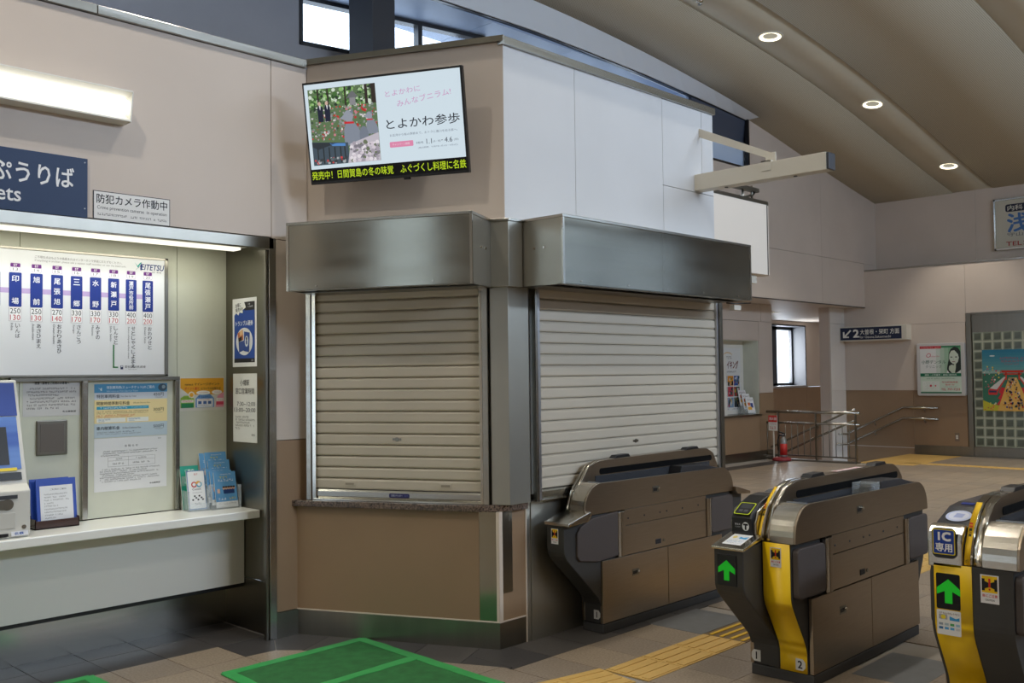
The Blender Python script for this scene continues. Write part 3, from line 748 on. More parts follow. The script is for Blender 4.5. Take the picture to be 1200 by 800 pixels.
p.poly([(0.795, 0.726), (0.815, 0.703), (0.832, 0.724), (0.842, 0.728), (0.818, 0.690)], (40, 160, 150), 2)
p.poly([(0.800, 0.676), (0.829, 0.700), (0.842, 0.728), (0.842, 0.676), (0.832, 0.676), (0.832, 0.700), (0.812, 0.684)], (36, 58, 120), 3)
p.text('EITETSU', 0.915, 0.698, 0.036, (36, 58, 120), 2, w=0.148, bold=0.02, shear=0.18); p.text('名鉄　瀬戸線', 0.94, 0.668, 0.010, (110, 110, 120), 2)
p.build('map_print', t, (0, -0.035, 0))

# steel uprights and rail of the ticket opening
b = MB(); b.box(2.06, -0.03, 1.645, 3.105, 0, 1.668)
ru = struct(b.build('trim_rail', STEELD, None, 0.002)); ru.location = (0, YA, 0)
for x, w in ((2.492, 0.034), (3.09, 0.03)):
    b = MB(); b.box(-w/2, -0.028, 0.805, w/2, 0, 1.645); o = struct(b.build('trim_upright', STEEL, None, 0.004)); o.location = (x, YA, 0)
# notices
BODY = (96, 96, 98)
t = sheet('usage_notice', 'grey paper notice with black text above the square steel plate', 'notice', (2.305, YA, 1.440), 0, 0.332, 0.222, (206, 205, 203))
p = Print(); p.text('硬貨・紙幣をご利用のお客様へ', 0, 0.196, 0.016, (30, 30, 32), 2, w=0.2, bold=0.02)
for k in range(7): p.bars(-0.145 if k not in (0, 3) else -0.13, 0.145 if k not in (2, 6) else 0.04, 0.164-k*0.0195, 0.010, BODY, 2, k)
p.text('名古屋鉄道', 0.10, 0.025, 0.010, (50, 50, 52), 2, w=0.08, bold=0.02); p.build('lettering', t, (0, -0.0015, 0))
t = thing('wall_plate', 'small square dull steel plate on the cream panel under the grey notice', 'plate', (2.302, YA, 1.207))
b = MB(); b.box(-0.09, -0.012, 0, 0.09, 0, 0.208); b.build('plate_rim', STEELD, t, 0.008); bx('plate_face', -0.068, -0.0135, 0.022, 0.068, -0.012, 0.186, mat('plate_brown', (104, 96, 88), 0.45, 0.3), t)
t = sheet('surcharge_notice', 'pale blue and yellow special car ticket price notice on the cream panel', 'notice', (2.793, YA, 1.293), 0, 0.474, 0.332, (206, 214, 224))
p = Print(); p.rect(-0.237, 0.278, 0.237, 0.332, (82, 152, 196), 1); p.rect(-0.237, 0.088, 0.237, 0.234, (242, 222, 164), 1); p.rect(-0.237, 0.0, 0.237, 0.088, (190, 206, 214), 1)
p.text('特別車両券(ミューチケット)のご案内', 0.0-0.005, 0.309, 0.022, (226, 238, 246), 2, w=0.31, bold=0.015); p.text('Information on First Class Car Ticket', -0.06, 0.288, 0.010, (206, 226, 240), 2, w=0.2)
p.ell(0.205, 0.306, 0.03, 0.024, (70, 92, 110), 2); p.ell(0.212, 0.31, 0.012, 0.012, (150, 170, 180), 3); p.poly([(-0.215, 0.31), (-0.2, 0.302), (-0.19, 0.312), (-0.19, 0.29), (-0.197, 0.29), (-0.2, 0.298)], (216, 236, 236), 2)
p.text('特別車両料金', -0.15, 0.256, 0.022, (58, 62, 72), 2, w=0.145, bold=0.012); p.text('First Class Car Ticket', -0.02, 0.254, 0.011, (96, 98, 106), 2, w=0.1); p.text('450円', 0.178, 0.262, 0.023, (70, 74, 82), 2, w=0.07)
p.text('閑散時間帯割引料金', -0.118, 0.212, 0.022, (78, 72, 54), 2, w=0.21, bold=0.012); p.text('Off-peak Discount Fare', 0.065, 0.210, 0.011, (110, 100, 76), 2, w=0.11); p.text('300円', 0.178, 0.165, 0.023, (82, 76, 60), 2, w=0.07)
p.rect(-0.222, 0.174, 0.112, 0.193, (60, 164, 196), 2); p.bars(-0.2, -0.03, 0.1835, 0.011, (230, 242, 246), 3, 4); p.bars(0.0, 0.1, 0.1835, 0.007, (190, 224, 236), 3, 4)
p.bars(-0.222, 0.11, 0.160, 0.008, (120, 110, 80), 2, 5); p.bars(-0.222, 0.11, 0.149, 0.006, (140, 130, 100), 2, 6); p.bars(-0.222, 0.02, 0.137, 0.008, (214, 96, 66), 2, 7); p.bars(-0.222, 0.0, 0.127, 0.006, (220, 120, 80), 2, 8)
for x0, x1 in ((-0.222, -0.04), (-0.03, 0.11)): p.rect(x0, 0.094, x1, 0.120, (236, 238, 230), 2); p.bars(x0+0.01, x0+0.09, 0.112, 0.009, (86, 140, 176), 3, 3); p.bars(x0+0.01, x0+0.05, 0.100, 0.006, (110, 150, 176), 3, 3)
p.text('車内精算料金', -0.15, 0.058, 0.022, (58, 62, 72), 2, w=0.145, bold=0.012); p.text('On Board Settlement Fare', 0.0, 0.056, 0.011, (96, 98, 106), 2, w=0.12); p.text('500円', 0.178, 0.058, 0.023, (70, 74, 82), 2, w=0.07)
p.bars(-0.22, 0.02, 0.033, 0.008, (110, 114, 122), 2, 9); p.bars(-0.22, 0.06, 0.021, 0.006, (130, 134, 142), 2, 10)
for z in (0.243, 0.146, 0.041): p.bars(0.15, 0.205, z, 0.006, (120, 120, 126), 2, 2)
p.build('lettering', t, (0, -0.0015, 0))
t = sheet('announcement_sheet', 'plain white announcement sheet with a small table below the blue price notice', 'notice', (2.791, YA, 0.960), 0, 0.470, 0.328, (226, 227, 226))
p = Print(); p.text('お 知 ら せ', 0.0, 0.276, 0.014, (70, 70, 72), 2, w=0.085); p.bars(0.17, 0.195, 0.312, 0.007, (90, 90, 92), 2, 2)
for k, z in enumerate((0.246, 0.233, 0.22)): p.bars(-0.18 if k < 2 else -0.2, 0.17 if k < 2 else -0.08, z, 0.007, BODY, 2, k)
b0, b1, c0, c1 = -0.15, 0.155, 0.150, 0.208
for z in (c0, 0.186, c1): p.rect(b0, z, b1, z+0.0012, (150, 150, 152), 2)
for x in (b0, -0.02, b1): p.rect(x, c0, x+0.0012, c1, (150, 150, 152), 2)
p.bars(-0.1, -0.06, 0.197, 0.008, BODY, 2, 3); p.bars(0.03, 0.1, 0.197, 0.008, BODY, 2, 4); p.bars(-0.12, -0.05, 0.168, 0.009, (70, 70, 72), 2, 5); p.bars(0.01, 0.12, 0.168, 0.009, BODY, 2, 6)
for k in range(7): p.bars(-0.2 if k % 3 else -0.185, (0.19, 0.1, 0.18, 0.02, 0.17, 0.19, 0.06)[k], 0.135-k*0.0125, 0.007, BODY, 2, 20+k)
p.text('名古屋鉄道', 0.155, 0.030, 0.009, (60, 60, 62), 2, w=0.07, bold=0.02); p.build('lettering', t, (0, -0.0015, 0))
t = sheet('points_poster', 'small laminated orange points poster taped beside the steel cheek', 'poster', (3.279, YA, 1.440), 0, 0.330, 0.224, (214, 212, 204))
p = Print(); p.rect(-0.157, 0.105, 0.157, 0.215, (226, 164, 44), 1); p.poly([(-0.157, 0.15), (-0.157, 0.1), (-0.09, 0.1), (-0.135, 0.135)], (214, 212, 204), 2)
p.text('nanaco マイレージポイント', 0.0, 0.176, 0.018, (54, 40, 22), 2, w=0.25, bold=0.02); p.text('ポイント還元', -0.075, 0.147, 0.018, (196, 66, 40), 2, w=0.105, bold=0.02); p.text('についてのお知らせ', 0.062, 0.146, 0.017, (54, 40, 22), 2, w=0.145, bold=0.02)
p.poly([(-0.157, 0.02), (-0.06, 0.02), (-0.06, 0.08), (-0.09, 0.1), (-0.13, 0.1), (-0.157, 0.085)], (150, 186, 72), 3); p.rect(-0.152, 0.02, -0.065, 0.05, (44, 132, 84), 4); p.rect(-0.152, 0.055, -0.065, 0.072, (236, 226, 220), 4); p.bars(-0.145, -0.075, 0.0635, 0.008, (216, 96, 96), 5, 1); p.bars(-0.14, -0.08, 0.085, 0.012, (96, 150, 60), 5, 1)
p.poly([(-0.05, 0.02), (0.085, 0.02), (0.085, 0.08), (0.055, 0.108), (-0.02, 0.108), (-0.05, 0.08)], (110, 152, 206), 3); p.rect(-0.04, 0.022, 0.075, 0.078, (232, 234, 238), 4); p.bars(-0.035, 0.05, 0.072, 0.007, (206, 96, 90), 5, 2)
for x in (-0.02, 0.017, 0.052): p.rect(x-0.012, 0.042, x+0.012, 0.062, (72, 104, 162), 5)
p.bars(-0.035, 0.07, 0.034, 0.006, (90, 100, 130), 5, 3); p.bars(-0.03, 0.06, 0.09, 0.012, (40, 70, 130), 5, 4)
p.poly([(0.095, 0.02), (0.157, 0.02), (0.157, 0.12), (0.11, 0.095)], (232, 156, 176), 3); p.rect(0.1, 0.035, 0.155, 0.055, (214, 74, 100), 4); p.rect(0.102, 0.06, 0.153, 0.08, (238, 232, 230), 4); p.bars(0.105, 0.15, 0.07, 0.007, (190, 100, 100), 5, 2)
p.ell(-0.08, 0.105, 0.022, 0.022, (236, 226, 206), 5); p.ell(-0.08, 0.105, 0.014, 0.014, (226, 164, 44), 6); p.ell(0.005, 0.118, 0.05, 0.014, (240, 236, 230), 5); p.ell(0.105, 0.12, 0.038, 0.014, (240, 236, 230), 5)
p.bars(-0.03, 0.04, 0.118, 0.006, (206, 120, 120), 6, 2); p.bars(0.08, 0.13, 0.12, 0.006, (206, 120, 120), 6, 2); p.build('poster_print', t, (0, -0.0015, 0))
# on the steel cheek (faces -x)
t = sheet('ticket_poster', 'narrow blue advertising poster with a white oval on the steel cheek', 'poster', (3.46, 5.796, 1.728), R(-90), 0.302, 0.458, (232, 232, 230))
p = Print(); p.rect(-0.128, 0.028, 0.128, 0.432, (44, 78, 158), 1); p.rect(-0.128, 0.028, 0.128, 0.055, (40, 38, 42), 2); p.rect(0.0, 0.375, 0.128, 0.432, (42, 40, 42), 2)
p.poly([(-0.128, 0.345), (-0.1, 0.362), (-0.075, 0.345), (-0.06, 0.365), (-0.02, 0.358), (-0.02, 0.38), (0.02, 0.395), (0.0, 0.432), (-0.128, 0.44)], (236, 236, 234), 3)
p.text('お得に', -0.075, 0.413, 0.028, (40, 40, 44), 4, w=0.07, bold=0.02, rot=R(6)); p.text('発売中!!', -0.062, 0.383, 0.028, (40, 40, 44), 4, w=0.095, bold=0.02, rot=R(6)); p.text('片道', 0.06, 0.415, 0.012, (220, 220, 224), 3); p.text('1,190円', 0.075, 0.398, 0.014, (226, 226, 230), 3, w=0.06)
p.text('トランブル硬券', 0.0, 0.290, 0.034, (234, 238, 246), 3, w=0.215, bold=0.02); p.ell(0.0, 0.168, 0.104, 0.092, (228, 230, 232), 3, n=32)
p.poly([(-0.085, 0.225), (-0.02, 0.25), (-0.01, 0.18), (-0.07, 0.165)], (196, 120, 84), 4); p.poly([(-0.06, 0.235), (-0.025, 0.246), (-0.02, 0.215), (-0.05, 0.205)], (232, 190, 140), 5); p.poly([(-0.075, 0.19), (-0.03, 0.205), (-0.03, 0.175), (-0.07, 0.165)], (44, 36, 36), 5)
p.poly([(-0.07, 0.165), (0.0, 0.175), (0.0, 0.11), (-0.065, 0.095)], (62, 84, 150), 5); p.poly([(0.0, 0.235), (0.07, 0.225), (0.06, 0.095), (-0.005, 0.105)], (54, 80, 152), 6); p.ell(0.032, 0.168, 0.022, 0.036, (226, 230, 236), 7); p.ell(0.032, 0.162, 0.011, 0.016, (84, 100, 150), 8); p.ell(0.032, 0.186, 0.009, 0.012, (40, 40, 56), 8)
p.text('名鉄', 0.1, 0.041, 0.012, (220, 220, 224), 3); p.build('poster_print', t, (0, -0.0015, 0))
t = sheet('hours_notice', 'white counter opening hours notice on the steel cheek under the blue poster', 'notice', (3.46, 5.794, 1.226), R(-90), 0.298, 0.456, (226, 227, 222))
p = Print(); p.text('小幡駅', 0.0, 0.396, 0.040, (62, 62, 64), 2, w=0.115); p.text('窓口営業時間', 0.0, 0.340, 0.040, (62, 62, 64), 2, w=0.232, bold=0.004)
p.text('7:30~12:00', 0.015, 0.254, 0.028, (80, 80, 82), 2, w=0.225); p.text('13:00~20:00', 0.0, 0.214, 0.028, (80, 80, 82), 2, w=0.262)
for k in range(5): p.bars(-0.12, (0.05, 0.125, 0.06, 0.12, -0.06)[k], 0.168-k*0.019, 0.012, (120, 120, 120), 2, 60+k)
p.text('駅長', 0.105, 0.05, 0.013, (90, 90, 92), 2, w=0.04); p.build('lettering', t, (0, -0.0015, 0))

# white counter shelf with its apron
t = thing('ticket_shelf', 'long white counter shelf with a pale apron in the ticket alcove', 'counter')
b = MB(); b.box(-6, 5.605, 0.745, 3.455, YA-0.002, 0.797); b.build('shelf_top', SHELF, t, 0.006)
bx('apron', -6, 5.80, 0.30, 3.455, 5.82, 0.744, WHITEP, t, 0.002)
bx('apron_shadow_gap', -6, 5.815, 0.275, 3.455, 5.83, 0.298, BLACKP, t)
# alcove light strip above the map
t = thing('strip_light', 'lit white strip light under the alcove header above the map', 'lamp', (0, 5.72, 2.47))
bx('lamp_body', -5, -0.06, 0.035, 3.40, 0.06, 0.069, WHITEP, t, 0.004)
bx('diffuser', -5, -0.045, 0.018, 3.36, 0.045, 0.035, mat('strip_glow', (255, 252, 232), 0.4, emit=1.2), t)
area('strip_light_beam', (1.0, 5.72, 2.475), (R(12), 0, 0), 4.6, 0.08, 15, (1.0, 0.99, 0.86))

# ticket machine at the left frame edge
t = thing('ticket_machine', 'white and blue ticket vending machine standing at the left edge on the shelf', 'machine', (2.05, 6.0, 0.797))
MW = mat('machine_white', (214, 213, 206), 0.4); MBL = mat('machine_blue', (36, 66, 150), 0.35)
MB().prism([(0, 0), (-0.33, 0), (-0.345, 0.03), (-0.345, 0.255), (-0.30, 0.29), (-0.12, 0.86), (0, 0.86)], -0.8, 0.0, 'x').build('machine_body', MW, t, 0.008)
def slope(z, off=0.0): 
    k = (z-0.29)/0.57; return -0.30+0.18*k-off
def face(name, x0, x1, z0, z1, m, th=0.006):
    q = [(slope(z0), z0), (slope(z0, th), z0), (slope(z1, th), z1), (slope(z1), z1)]
    MB().prism(q, x0, x1, 'x').build(name, m, t)
face('upper_face', -0.78, -0.018, 0.66, 0.845, MBL); face('screen_surround', -0.78, -0.025, 0.37, 0.655, mat('machine_sky', (104, 146, 214), 0.35, rgb2=(44, 84, 176), nscale=1.6, stretch=(0.1, 1, 4)))
face('screen', -0.70, -0.085, 0.395, 0.60, BLACKP, 0.009); face('label_strip', -0.7, -0.05, 0.362, 0.378, mat('machine_yellow', (240, 214, 40), 0.4), 0.009)
face('price_strip', -0.7, -0.14, 0.70, 0.73, mat('machine_lightblue', (130, 160, 220), 0.4), 0.008)
face('display_strip', -0.78, -0.03, 0.312, 0.352, BLACKP, 0.01)
b = MB(); b.box(-0.7, -0.352, 0.215, -0.07, -0.345, 0.235); b.build('card_slot', DGREY, t)
b = MB(); b.cyl((-0.12, -0.34, 0.185), (-0.12, -0.352, 0.185), 0.03, 16); b.box(-0.7, -0.353, 0.16, -0.12, -0.345, 0.21); b.build('coin_tray', STEELD, t)
b = MB(); b.box(-0.5, -0.350, 0.055, -0.08, -0.345, 0.14); b.build('door_panel', mat('machine_panel', (202, 201, 194), 0.45), t, 0.003)
b = MB(); b.cyl((-0.035, -0.34, 0.058), (-0.035, -0.350, 0.058), 0.012, 12); b.build('lock', STEEL, t)
b = MB(); b.box(-0.165, -0.349, 0.012, -0.115, -0.345, 0.03); b.build('vent', BLACKP, t)
p = Print(); p.rect(-0.1, 0.012, -0.012, 0.038, (232, 234, 240), 1); p.text('名鉄', -0.06, 0.025, 0.014, (40, 90, 170), 2, w=0.05, bold=0.02); p.build('label', t, (0, -0.345, 0))

# blue clipboards in a brown acrylic holder
t = thing('clipboard_holder', 'brown acrylic holder on the shelf beside the ticket machine', 'holder', (2.27, 5.90, 0.797))
BRN = mat('acrylic_brown', (62, 40, 34), 0.15)
b = MB(); b.box(-0.125, -0.05, 0, 0.125, 0.05, 0.008); b.box(-0.125, -0.05, 0, 0.125, -0.044, 0.05); b.box(-0.125, 0.044, 0, 0.125, 0.05, 0.075); b.box(-0.125, -0.05, 0, -0.119, 0.05, 0.06); b.box(0.119, -0.05, 0, 0.125, 0.05, 0.06)
b.build('tray', BRN, t, 0.001)
BIND = mat('binder_blue', (32, 70, 168), 0.45)
for i, (dx, dy, lab) in enumerate(((-0.005, 0.025, 'rear blue clipboard standing in the brown acrylic holder'), (0.012, -0.022, 'front blue clipboard with a white guidance sheet in the brown holder'))):
    o = thing('clipboard', lab, 'clipboard', (2.27+dx, 5.90+dy, 0.806)); o.rotation_euler = (R(-9), 0, R(-2 if i else 1))
    bx('board', -0.112, -0.004, 0, 0.112, 0.004, 0.275, BIND, o, 0.002)
    if i:
        bx('paper', -0.092, -0.0055, 0.01, 0.092, -0.004, 0.235, ink((228, 230, 232)), o)
        p = Print(); p.text('ご利用のご案内', 0.01, 0.212, 0.010, (60, 60, 64), 1, w=0.09)
        for k in range(9): p.bars(-0.07, (0.06, 0.05, 0.07, -0.02, 0.01, 0.06, 0.05, 0.03, -0.01)[k], 0.185-k*0.017, 0.007, (100, 100, 106), 1, 80+k)
        p.bars(0.045, 0.075, 0.025, 0.008, (60, 60, 64), 1, 1); p.build('lettering', o, (0, -0.0055, 0))
# leaflet racks at the right end of the shelf
def leaflet(label, loc, rz, w, h, rgb, kind, tilt=-12):
    o = thing('leaflet', label, 'leaflet', loc, 0, 'leaflets standing on the white shelf'); o.rotation_euler = (R(tilt), 0, rz)
    bx('pages', -w/2, -0.004, 0, w/2, 0.004, h, ink((238, 238, 236)), o)
    p = Print(0.0008)
    if kind == 'green':
        p.rect(-w/2, 0, w/2, h, (38, 158, 136), 1); p.text('ご案内', 0, h-0.03, 0.014, (230, 246, 240), 2, w=w*0.5, bold=0.02); p.rrect(-0.02, h-0.07, 0.02, h-0.045, 0.008, (230, 240, 236), 2)
        for k in range(4): p.ell(-w*0.2+0.01*k, h*0.62-0.035*k, 0.014, 0.01, (120, 200, 184), 2, n=10)
    elif kind == 'white':
        p.rect(-w/2, 0, w/2, h, (98, 132, 176), 1); p.rrect(-w/2+0.006, 0.008, w/2-0.006, h-0.006, 0.008, (234, 236, 236), 2)
        p.ell(-0.016, h*0.64, 0.019, 0.019, (196, 70, 62), 3); p.ell(-0.016, h*0.64, 0.011, 0.011, (234, 236, 236), 4); p.ell(0.017, h*0.64, 0.019, 0.019, (90, 172, 196), 5); p.ell(0.012, h*0.66, 0.017, 0.017, (226, 170, 72), 6, n=12, a0=30, a1=200); p.ell(0.017, h*0.64, 0.011, 0.011, (234, 236, 236), 7)
        p.text('CentX', 0, h*0.52, 0.013, (70, 70, 76), 3, w=0.06); p.bars(-0.035, 0.035, h*0.43, 0.006, (140, 140, 146), 3, 2)
        for k in range(7): p.ell(-0.03+0.011*k+0.002*(k % 2), h*0.30+0.012*((k*5) % 3-1), 0.007, 0.006, (60, 60, 66), 3, n=7)
        p.bars(-0.02, 0.02, h*0.15, 0.011, (50, 50, 56), 3, 3); p.text('電子', 0, h*0.9, 0.012, (200, 110, 110), 3)
    else:
        p.rect(-w/2, 0, w/2, h, (98, 160, 212), 1); p.bars(-w*0.2, w*0.3, h-0.018, 0.007, (232, 238, 244), 2, 1); p.bars(-w*0.35, w*0.1, h-0.038, 0.013, (222, 214, 92), 2, 2, 0.02); p.bars(-w*0.35, w*0.42, h-0.057, 0.013, (238, 242, 246), 2, 3, 0.02)
        p.rect(-w*0.12, h*0.38, w*0.38, h*0.50, (40, 66, 120), 2)
        for k in range(5): p.ell(-w*0.1+w*0.115*k, h*0.54, 0.009, 0.012, (224, 184, 160), 3, n=8); p.ell(-w*0.1+w*0.115*k, h*0.565, 0.009, 0.006, (60, 44, 40), 4, n=8)
        p.rect(-w*0.4, h*0.40, -w*0.28, h*0.52, (224, 190, 170), 2); p.bars(-w*0.4, w*0.1, h*0.24, 0.014, (238, 242, 246), 2, 5, 0.02); p.bars(w*0.12, w*0.4, h*0.24, 0.014, (230, 214, 80), 2, 6, 0.02)
        p.rect(-w/2, 0, w/2, h*0.16, (236, 238, 240), 2); p.bars(-w*0.4, w*0.4, h*0.10, 0.008, (50, 60, 90), 3, 4, 0.02)
    p.build('cover_print', o, (0, -0.004, 0)); return o
ZS = 0.801
t = thing('leaflet_rack', 'narrow clear acrylic rack holding green and white leaflets on the shelf', 'rack', (3.165, 5.90, 0.797), R(-6))
b = MB(); b.box(-0.068, -0.05, 0, 0.068, 0.075, 0.004); b.box(-0.068, -0.05, 0, -0.065, 0.075, 0.13); b.box(0.065, -0.05, 0, 0.068, 0.075, 0.13); b.box(-0.068, -0.05, 0, 0.068, -0.047, 0.05); b.box(-0.068, 0.072, 0, 0.068, 0.075, 0.22)
b.build('rack_body', GLASS, t)
leaflet('green leaflet at the back of the narrow acrylic rack', (3.160, 5.945, ZS), R(-6), 0.122, 0.285, None, 'green')
leaflet('white leaflet with red and blue rings in front of the green one', (3.170, 5.885, ZS+0.002), R(-6), 0.122, 0.255, None, 'white')
t = thing('leaflet_rack', 'wide clear acrylic rack of sky blue leaflets at the shelf end', 'rack', (3.345, 5.885, 0.797), R(-6))
b = MB(); b.box(-0.10, -0.07, 0, 0.10, 0.10, 0.004); b.box(-0.10, -0.07, 0, -0.097, 0.10, 0.15); b.box(0.097, -0.07, 0, 0.10, 0.10, 0.15); b.box(-0.10, -0.07, 0, 0.10, -0.067, 0.05); b.box(-0.10, 0.0, 0.0, 0.10, 0.003, 0.16); b.box(-0.10, 0.097, 0, 0.10, 0.10, 0.26)
b.build('rack_body', GLASS, t)
for k, (dx, dy, dz, h, lab) in enumerate(((-0.028, 0.075, 0.115, 0.245, 'sky blue leaflet at top left of the upper tier'), (0.006, 0.066, 0.118, 0.245, 'sky blue leaflet at top right of the upper tier'),
        (0.012, 0.035, 0.075, 0.235, 'sky blue leaflet in the middle tier of the wide rack'), (-0.022, 0.000, 0.035, 0.225, 'sky blue leaflet half covered in the lower left of the wide rack'),
        (-0.006, -0.022, 0.02, 0.225, 'second sky blue leaflet from the front of the wide rack'), (0.010, -0.045, 0.003, 0.235, 'frontmost sky blue leaflet of the wide rack, with group photo'))):
    leaflet(lab, (3.345+dx, 5.885+dy, ZS+dz), R(-6), 0.15, h, None, 'blue', tilt=-14)

# ------------------------------------------------------------------ booth fittings
# granite counter top
t = thing('counter_top', 'speckled dark granite counter top below the left shutter', 'counter', F1, AZ)
e = 0.035
out = [(-1.565, 0.06), (-1.548, YF-e), (-0.16, YF-e)]
out += [(-0.16+0.13*math.sin(R(a)), YF-e+0.13*(1-math.cos(R(a)))*0.75) for a in (10, 20, 30, 40, 50)]
# along the side face of the booth, in this frame
def tof1(x, y):
    dx, dy = x-F1[0], y-F1[1]; c, s_ = math.cos(-AZ), math.sin(-AZ); return (dx*c-dy*s_, dx*s_+dy*c)
out += [tof1(4.30, YB-e*0.9), tof1(4.447, YB-e*0.9), tof1(4.447, YB), tof1(4.30, YB+0.004), (-0.04, -0.001), (-1.33, -0.001)]
MB().prism(out, 0.823, 0.861, 'z').build('slab', GRAN, t, 0.004)

# steel corner column between the shutters
t = thing('corner_column', 'stainless corner column with a fascia box between the two shutters', 'column', (0, 0, 0))
def cor(d):   # outline corner of the two faces offset outward by d
    # angled face plane n1.P = DU + d ; side plane y = YB - d
    DU = n1[0]*4.30+n1[1]*4.179; y = YB-d; x = (DU+d-n1[1]*y)/n1[0]; return (x, y)
def onF(s, d): return (F1[0]+u1[0]*s+n1[0]*d, F1[1]+u1[1]*s+n1[1]*d)
def colbox(d, sF, xS, z0, z1, name, m, bev=0.002):
    c = cor(d); o = MB().prism([onF(sF, 0.0), onF(sF, d), c, (xS, YB-d), (xS, YB), (4.30, 4.179)], z0, z1, 'z').build(name, m, t, bev); return o
colbox(0.045, 0.052, 4.455, 0.862, 2.19, 'column_sheet', STEELS)
colbox(0.075, 0.033, 4.375, 2.19, 2.59, 'fascia_box', STEELS)
colbox(0.085, 0.033, 4.372, 2.59, 2.605, 'fascia_cap', STEEL)

# roller shutters
def shutter(label, loc, rz, x0, x1, z0, z1, n, lockx, lockrow, hx, plate, brand):
    t = thing('roller_shutter', label, 'shutter', loc, rz)
    zs0 = z0+0.065; pz = (z1-zs0)/n; first = None
    for k in range(n):
        if first is None:
            prof = [(-0.012, 0.0), (-0.020, 0.004), (-0.022, 0.012), (-0.022, pz-0.016), (-0.018, pz-0.010), (-0.010, pz-0.006), (-0.006, pz-0.002), (0, pz-0.002), (0, 0.0)]
            first = MB().prism(prof, x0, x1, 'x').build('slat', SLAT, t); o = first
        else: o = first.copy(); COL.objects.link(o)
        o.parent = t; o.location = (0, 0, zs0+pz*k)
    bx('slat_backing', x0, 0.0, z0, x1, 0.002, z1, JOINT, t)
    b = MB(); b.prism([(-0.030, z0+0.004), (-0.034, z0+0.02), (-0.034, z0+0.05), (-0.028, z0+0.062), (0, z0+0.062), (0, z0+0.004)], x0, x1, 'x')
    b.build('bottom_bar', STEEL, t)
    bx('sill', x0-0.015, -0.05, z0-0.006, x1+0.015, 0, z0+0.004, STEELP, t, 0.0015)
    zl = zs0+pz*(lockrow+0.5)
    b = MB(); b.cyl((lockx, -0.018, zl), (lockx, -0.028, zl), 0.013, 16); b.box(lockx-0.03, -0.025, zl-0.007, lockx+0.03, -0.02, zl+0.007); b.build('lock', STEELD, t)
    for x in hx:
        b = MB(); b.box(x-0.042, -0.026, zs0+0.02, x+0.042, -0.021, zs0+0.05); b.build('finger_pull', SLAT, t, 0.002)
        bx('pull_slot', x-0.03, -0.0275, zs0+0.027, x+0.03, -0.0262, zs0+0.041, mat('slot_shade', (150, 141, 124), 0.5), t)
    return t, zs0
t, zs = shutter('closed beige roller shutter on the angled front, above the granite counter', (F1[0]+n1[0]*0.02, F1[1]+n1[1]*0.02, 0), AZ, -1.247, -0.118, 0.868, 2.215, 18, -0.683, 4, (-1.015, -0.355), None, None)
p = Print(); p.rrect(-0.735, 0.888, -0.595, 0.914, 0.010, (32, 36, 92), 1); p.text('三和シヤッター', -0.682, 0.9015, 0.013, (206, 210, 226), 2, w=0.078, bold=0.02); p.text('販売', -0.616, 0.901, 0.010, (110, 116, 170), 2, w=0.026); p.build('maker_label', t, (0, -0.0345, 0))
def rails(t, spec):
    for x0, x1, d, m in spec: bx('guide_rail', x0, -d, 0.862, x1, 0.0, 2.2, m, t, 0.002)
rails(t, [(-1.275, -1.247, 0.045, STEELP), (-1.312, -1.277, 0.055, STEEL), (-0.118, -0.100, 0.045, STEELP), (-0.098, -0.062, 0.05, STEEL)])
t, zs = shutter('closed beige roller shutter on the side facing the ticket gates', (0, YB-0.02, 0), 0, 4.545, 6.60, 0.868, 2.205, 18, 5.548, 3, (5.211, 5.886), None, None)
rails(t, [(4.492, 4.512, 0.05, STEEL), (4.514, 4.545, 0.04, ALU), (6.60, 6.625, 0.04, ALU), (6.627, 6.672, 0.05, STEELD)])

# shutter boxes (hoods)
def hood(label, loc, rz, x0, x1, z0, z1, d, seams, studs_side, dents):
    t = thing('shutter_box', label, 'shutter box', loc, rz)
    xs = [x0]+seams+[x1]
    for a, c in zip(xs, xs[1:]): bx('front_panel', a+0.001, -d, z0, c-0.001, -d+0.012, z1-0.018, STEELH, t, 0.002)
    bx('side_panel', x0, -d+0.012, z0, x0+0.01, 0, z1-0.018, STEELS, t); bx('side_panel', x1-0.01, -d+0.012, z0, x1, 0, z1-0.018, STEELS, t)
    bx('top_panel', x0-0.004, -d-0.004, z1-0.018, x1+0.004, 0, z1, STEEL, t, 0.002)
    b = MB(); b.box(x0, -d, z0-0.002, x1, -d+0.05, z0+0.004); b.box(x0, -0.24, z0-0.002, x1, 0, z0+0.004); b.build('bottom_panel', STEELD, t)
    bx('inner_box', x0+0.01, -d+0.05, z0+0.02, x1-0.01, -0.20, z0+0.03, JOINT, t)
    for x in (x0, x1): bx('corner_trim', x-0.004 if x == x0 else x-0.012, -d-0.003, z0-0.002, x+0.012 if x == x0 else x+0.004, -d+0.01, z1-0.018, STEELP, t, 0.001)
    b = MB()
    for x in dents: b.cyl((x, -d, z0+0.025), (x, -d-0.004, z0+0.025), 0.006, 8)
    for (x, s) in studs_side:
        for yy in (-d*0.42, -d*0.62): b.cyl((x, yy, z0+0.23), (x+0.006*s, yy, z0+0.23), 0.008, 10)
    b.build('screw', STEELP, t)
    return t
hood('brushed steel shutter box above the left shutter, under the television', F1, AZ, -1.252, -0.034, 2.185, 2.608, 0.40, [], [(-0.034, 1)], [-1.05, -0.28])
hood('brushed steel shutter box above the right shutter, reflecting blue daylight', (0, YB, 0), 0, 4.384, 6.545, 2.190, 2.608, 0.40, [5.40], [(4.384, -1)], [4.55, 5.02, 5.45, 5.9, 6.35])
o = thing('sensor_bracket', 'small grey clip under the right end of the right shutter box', 'bracket', (6.62, YB-0.2, 2.13))
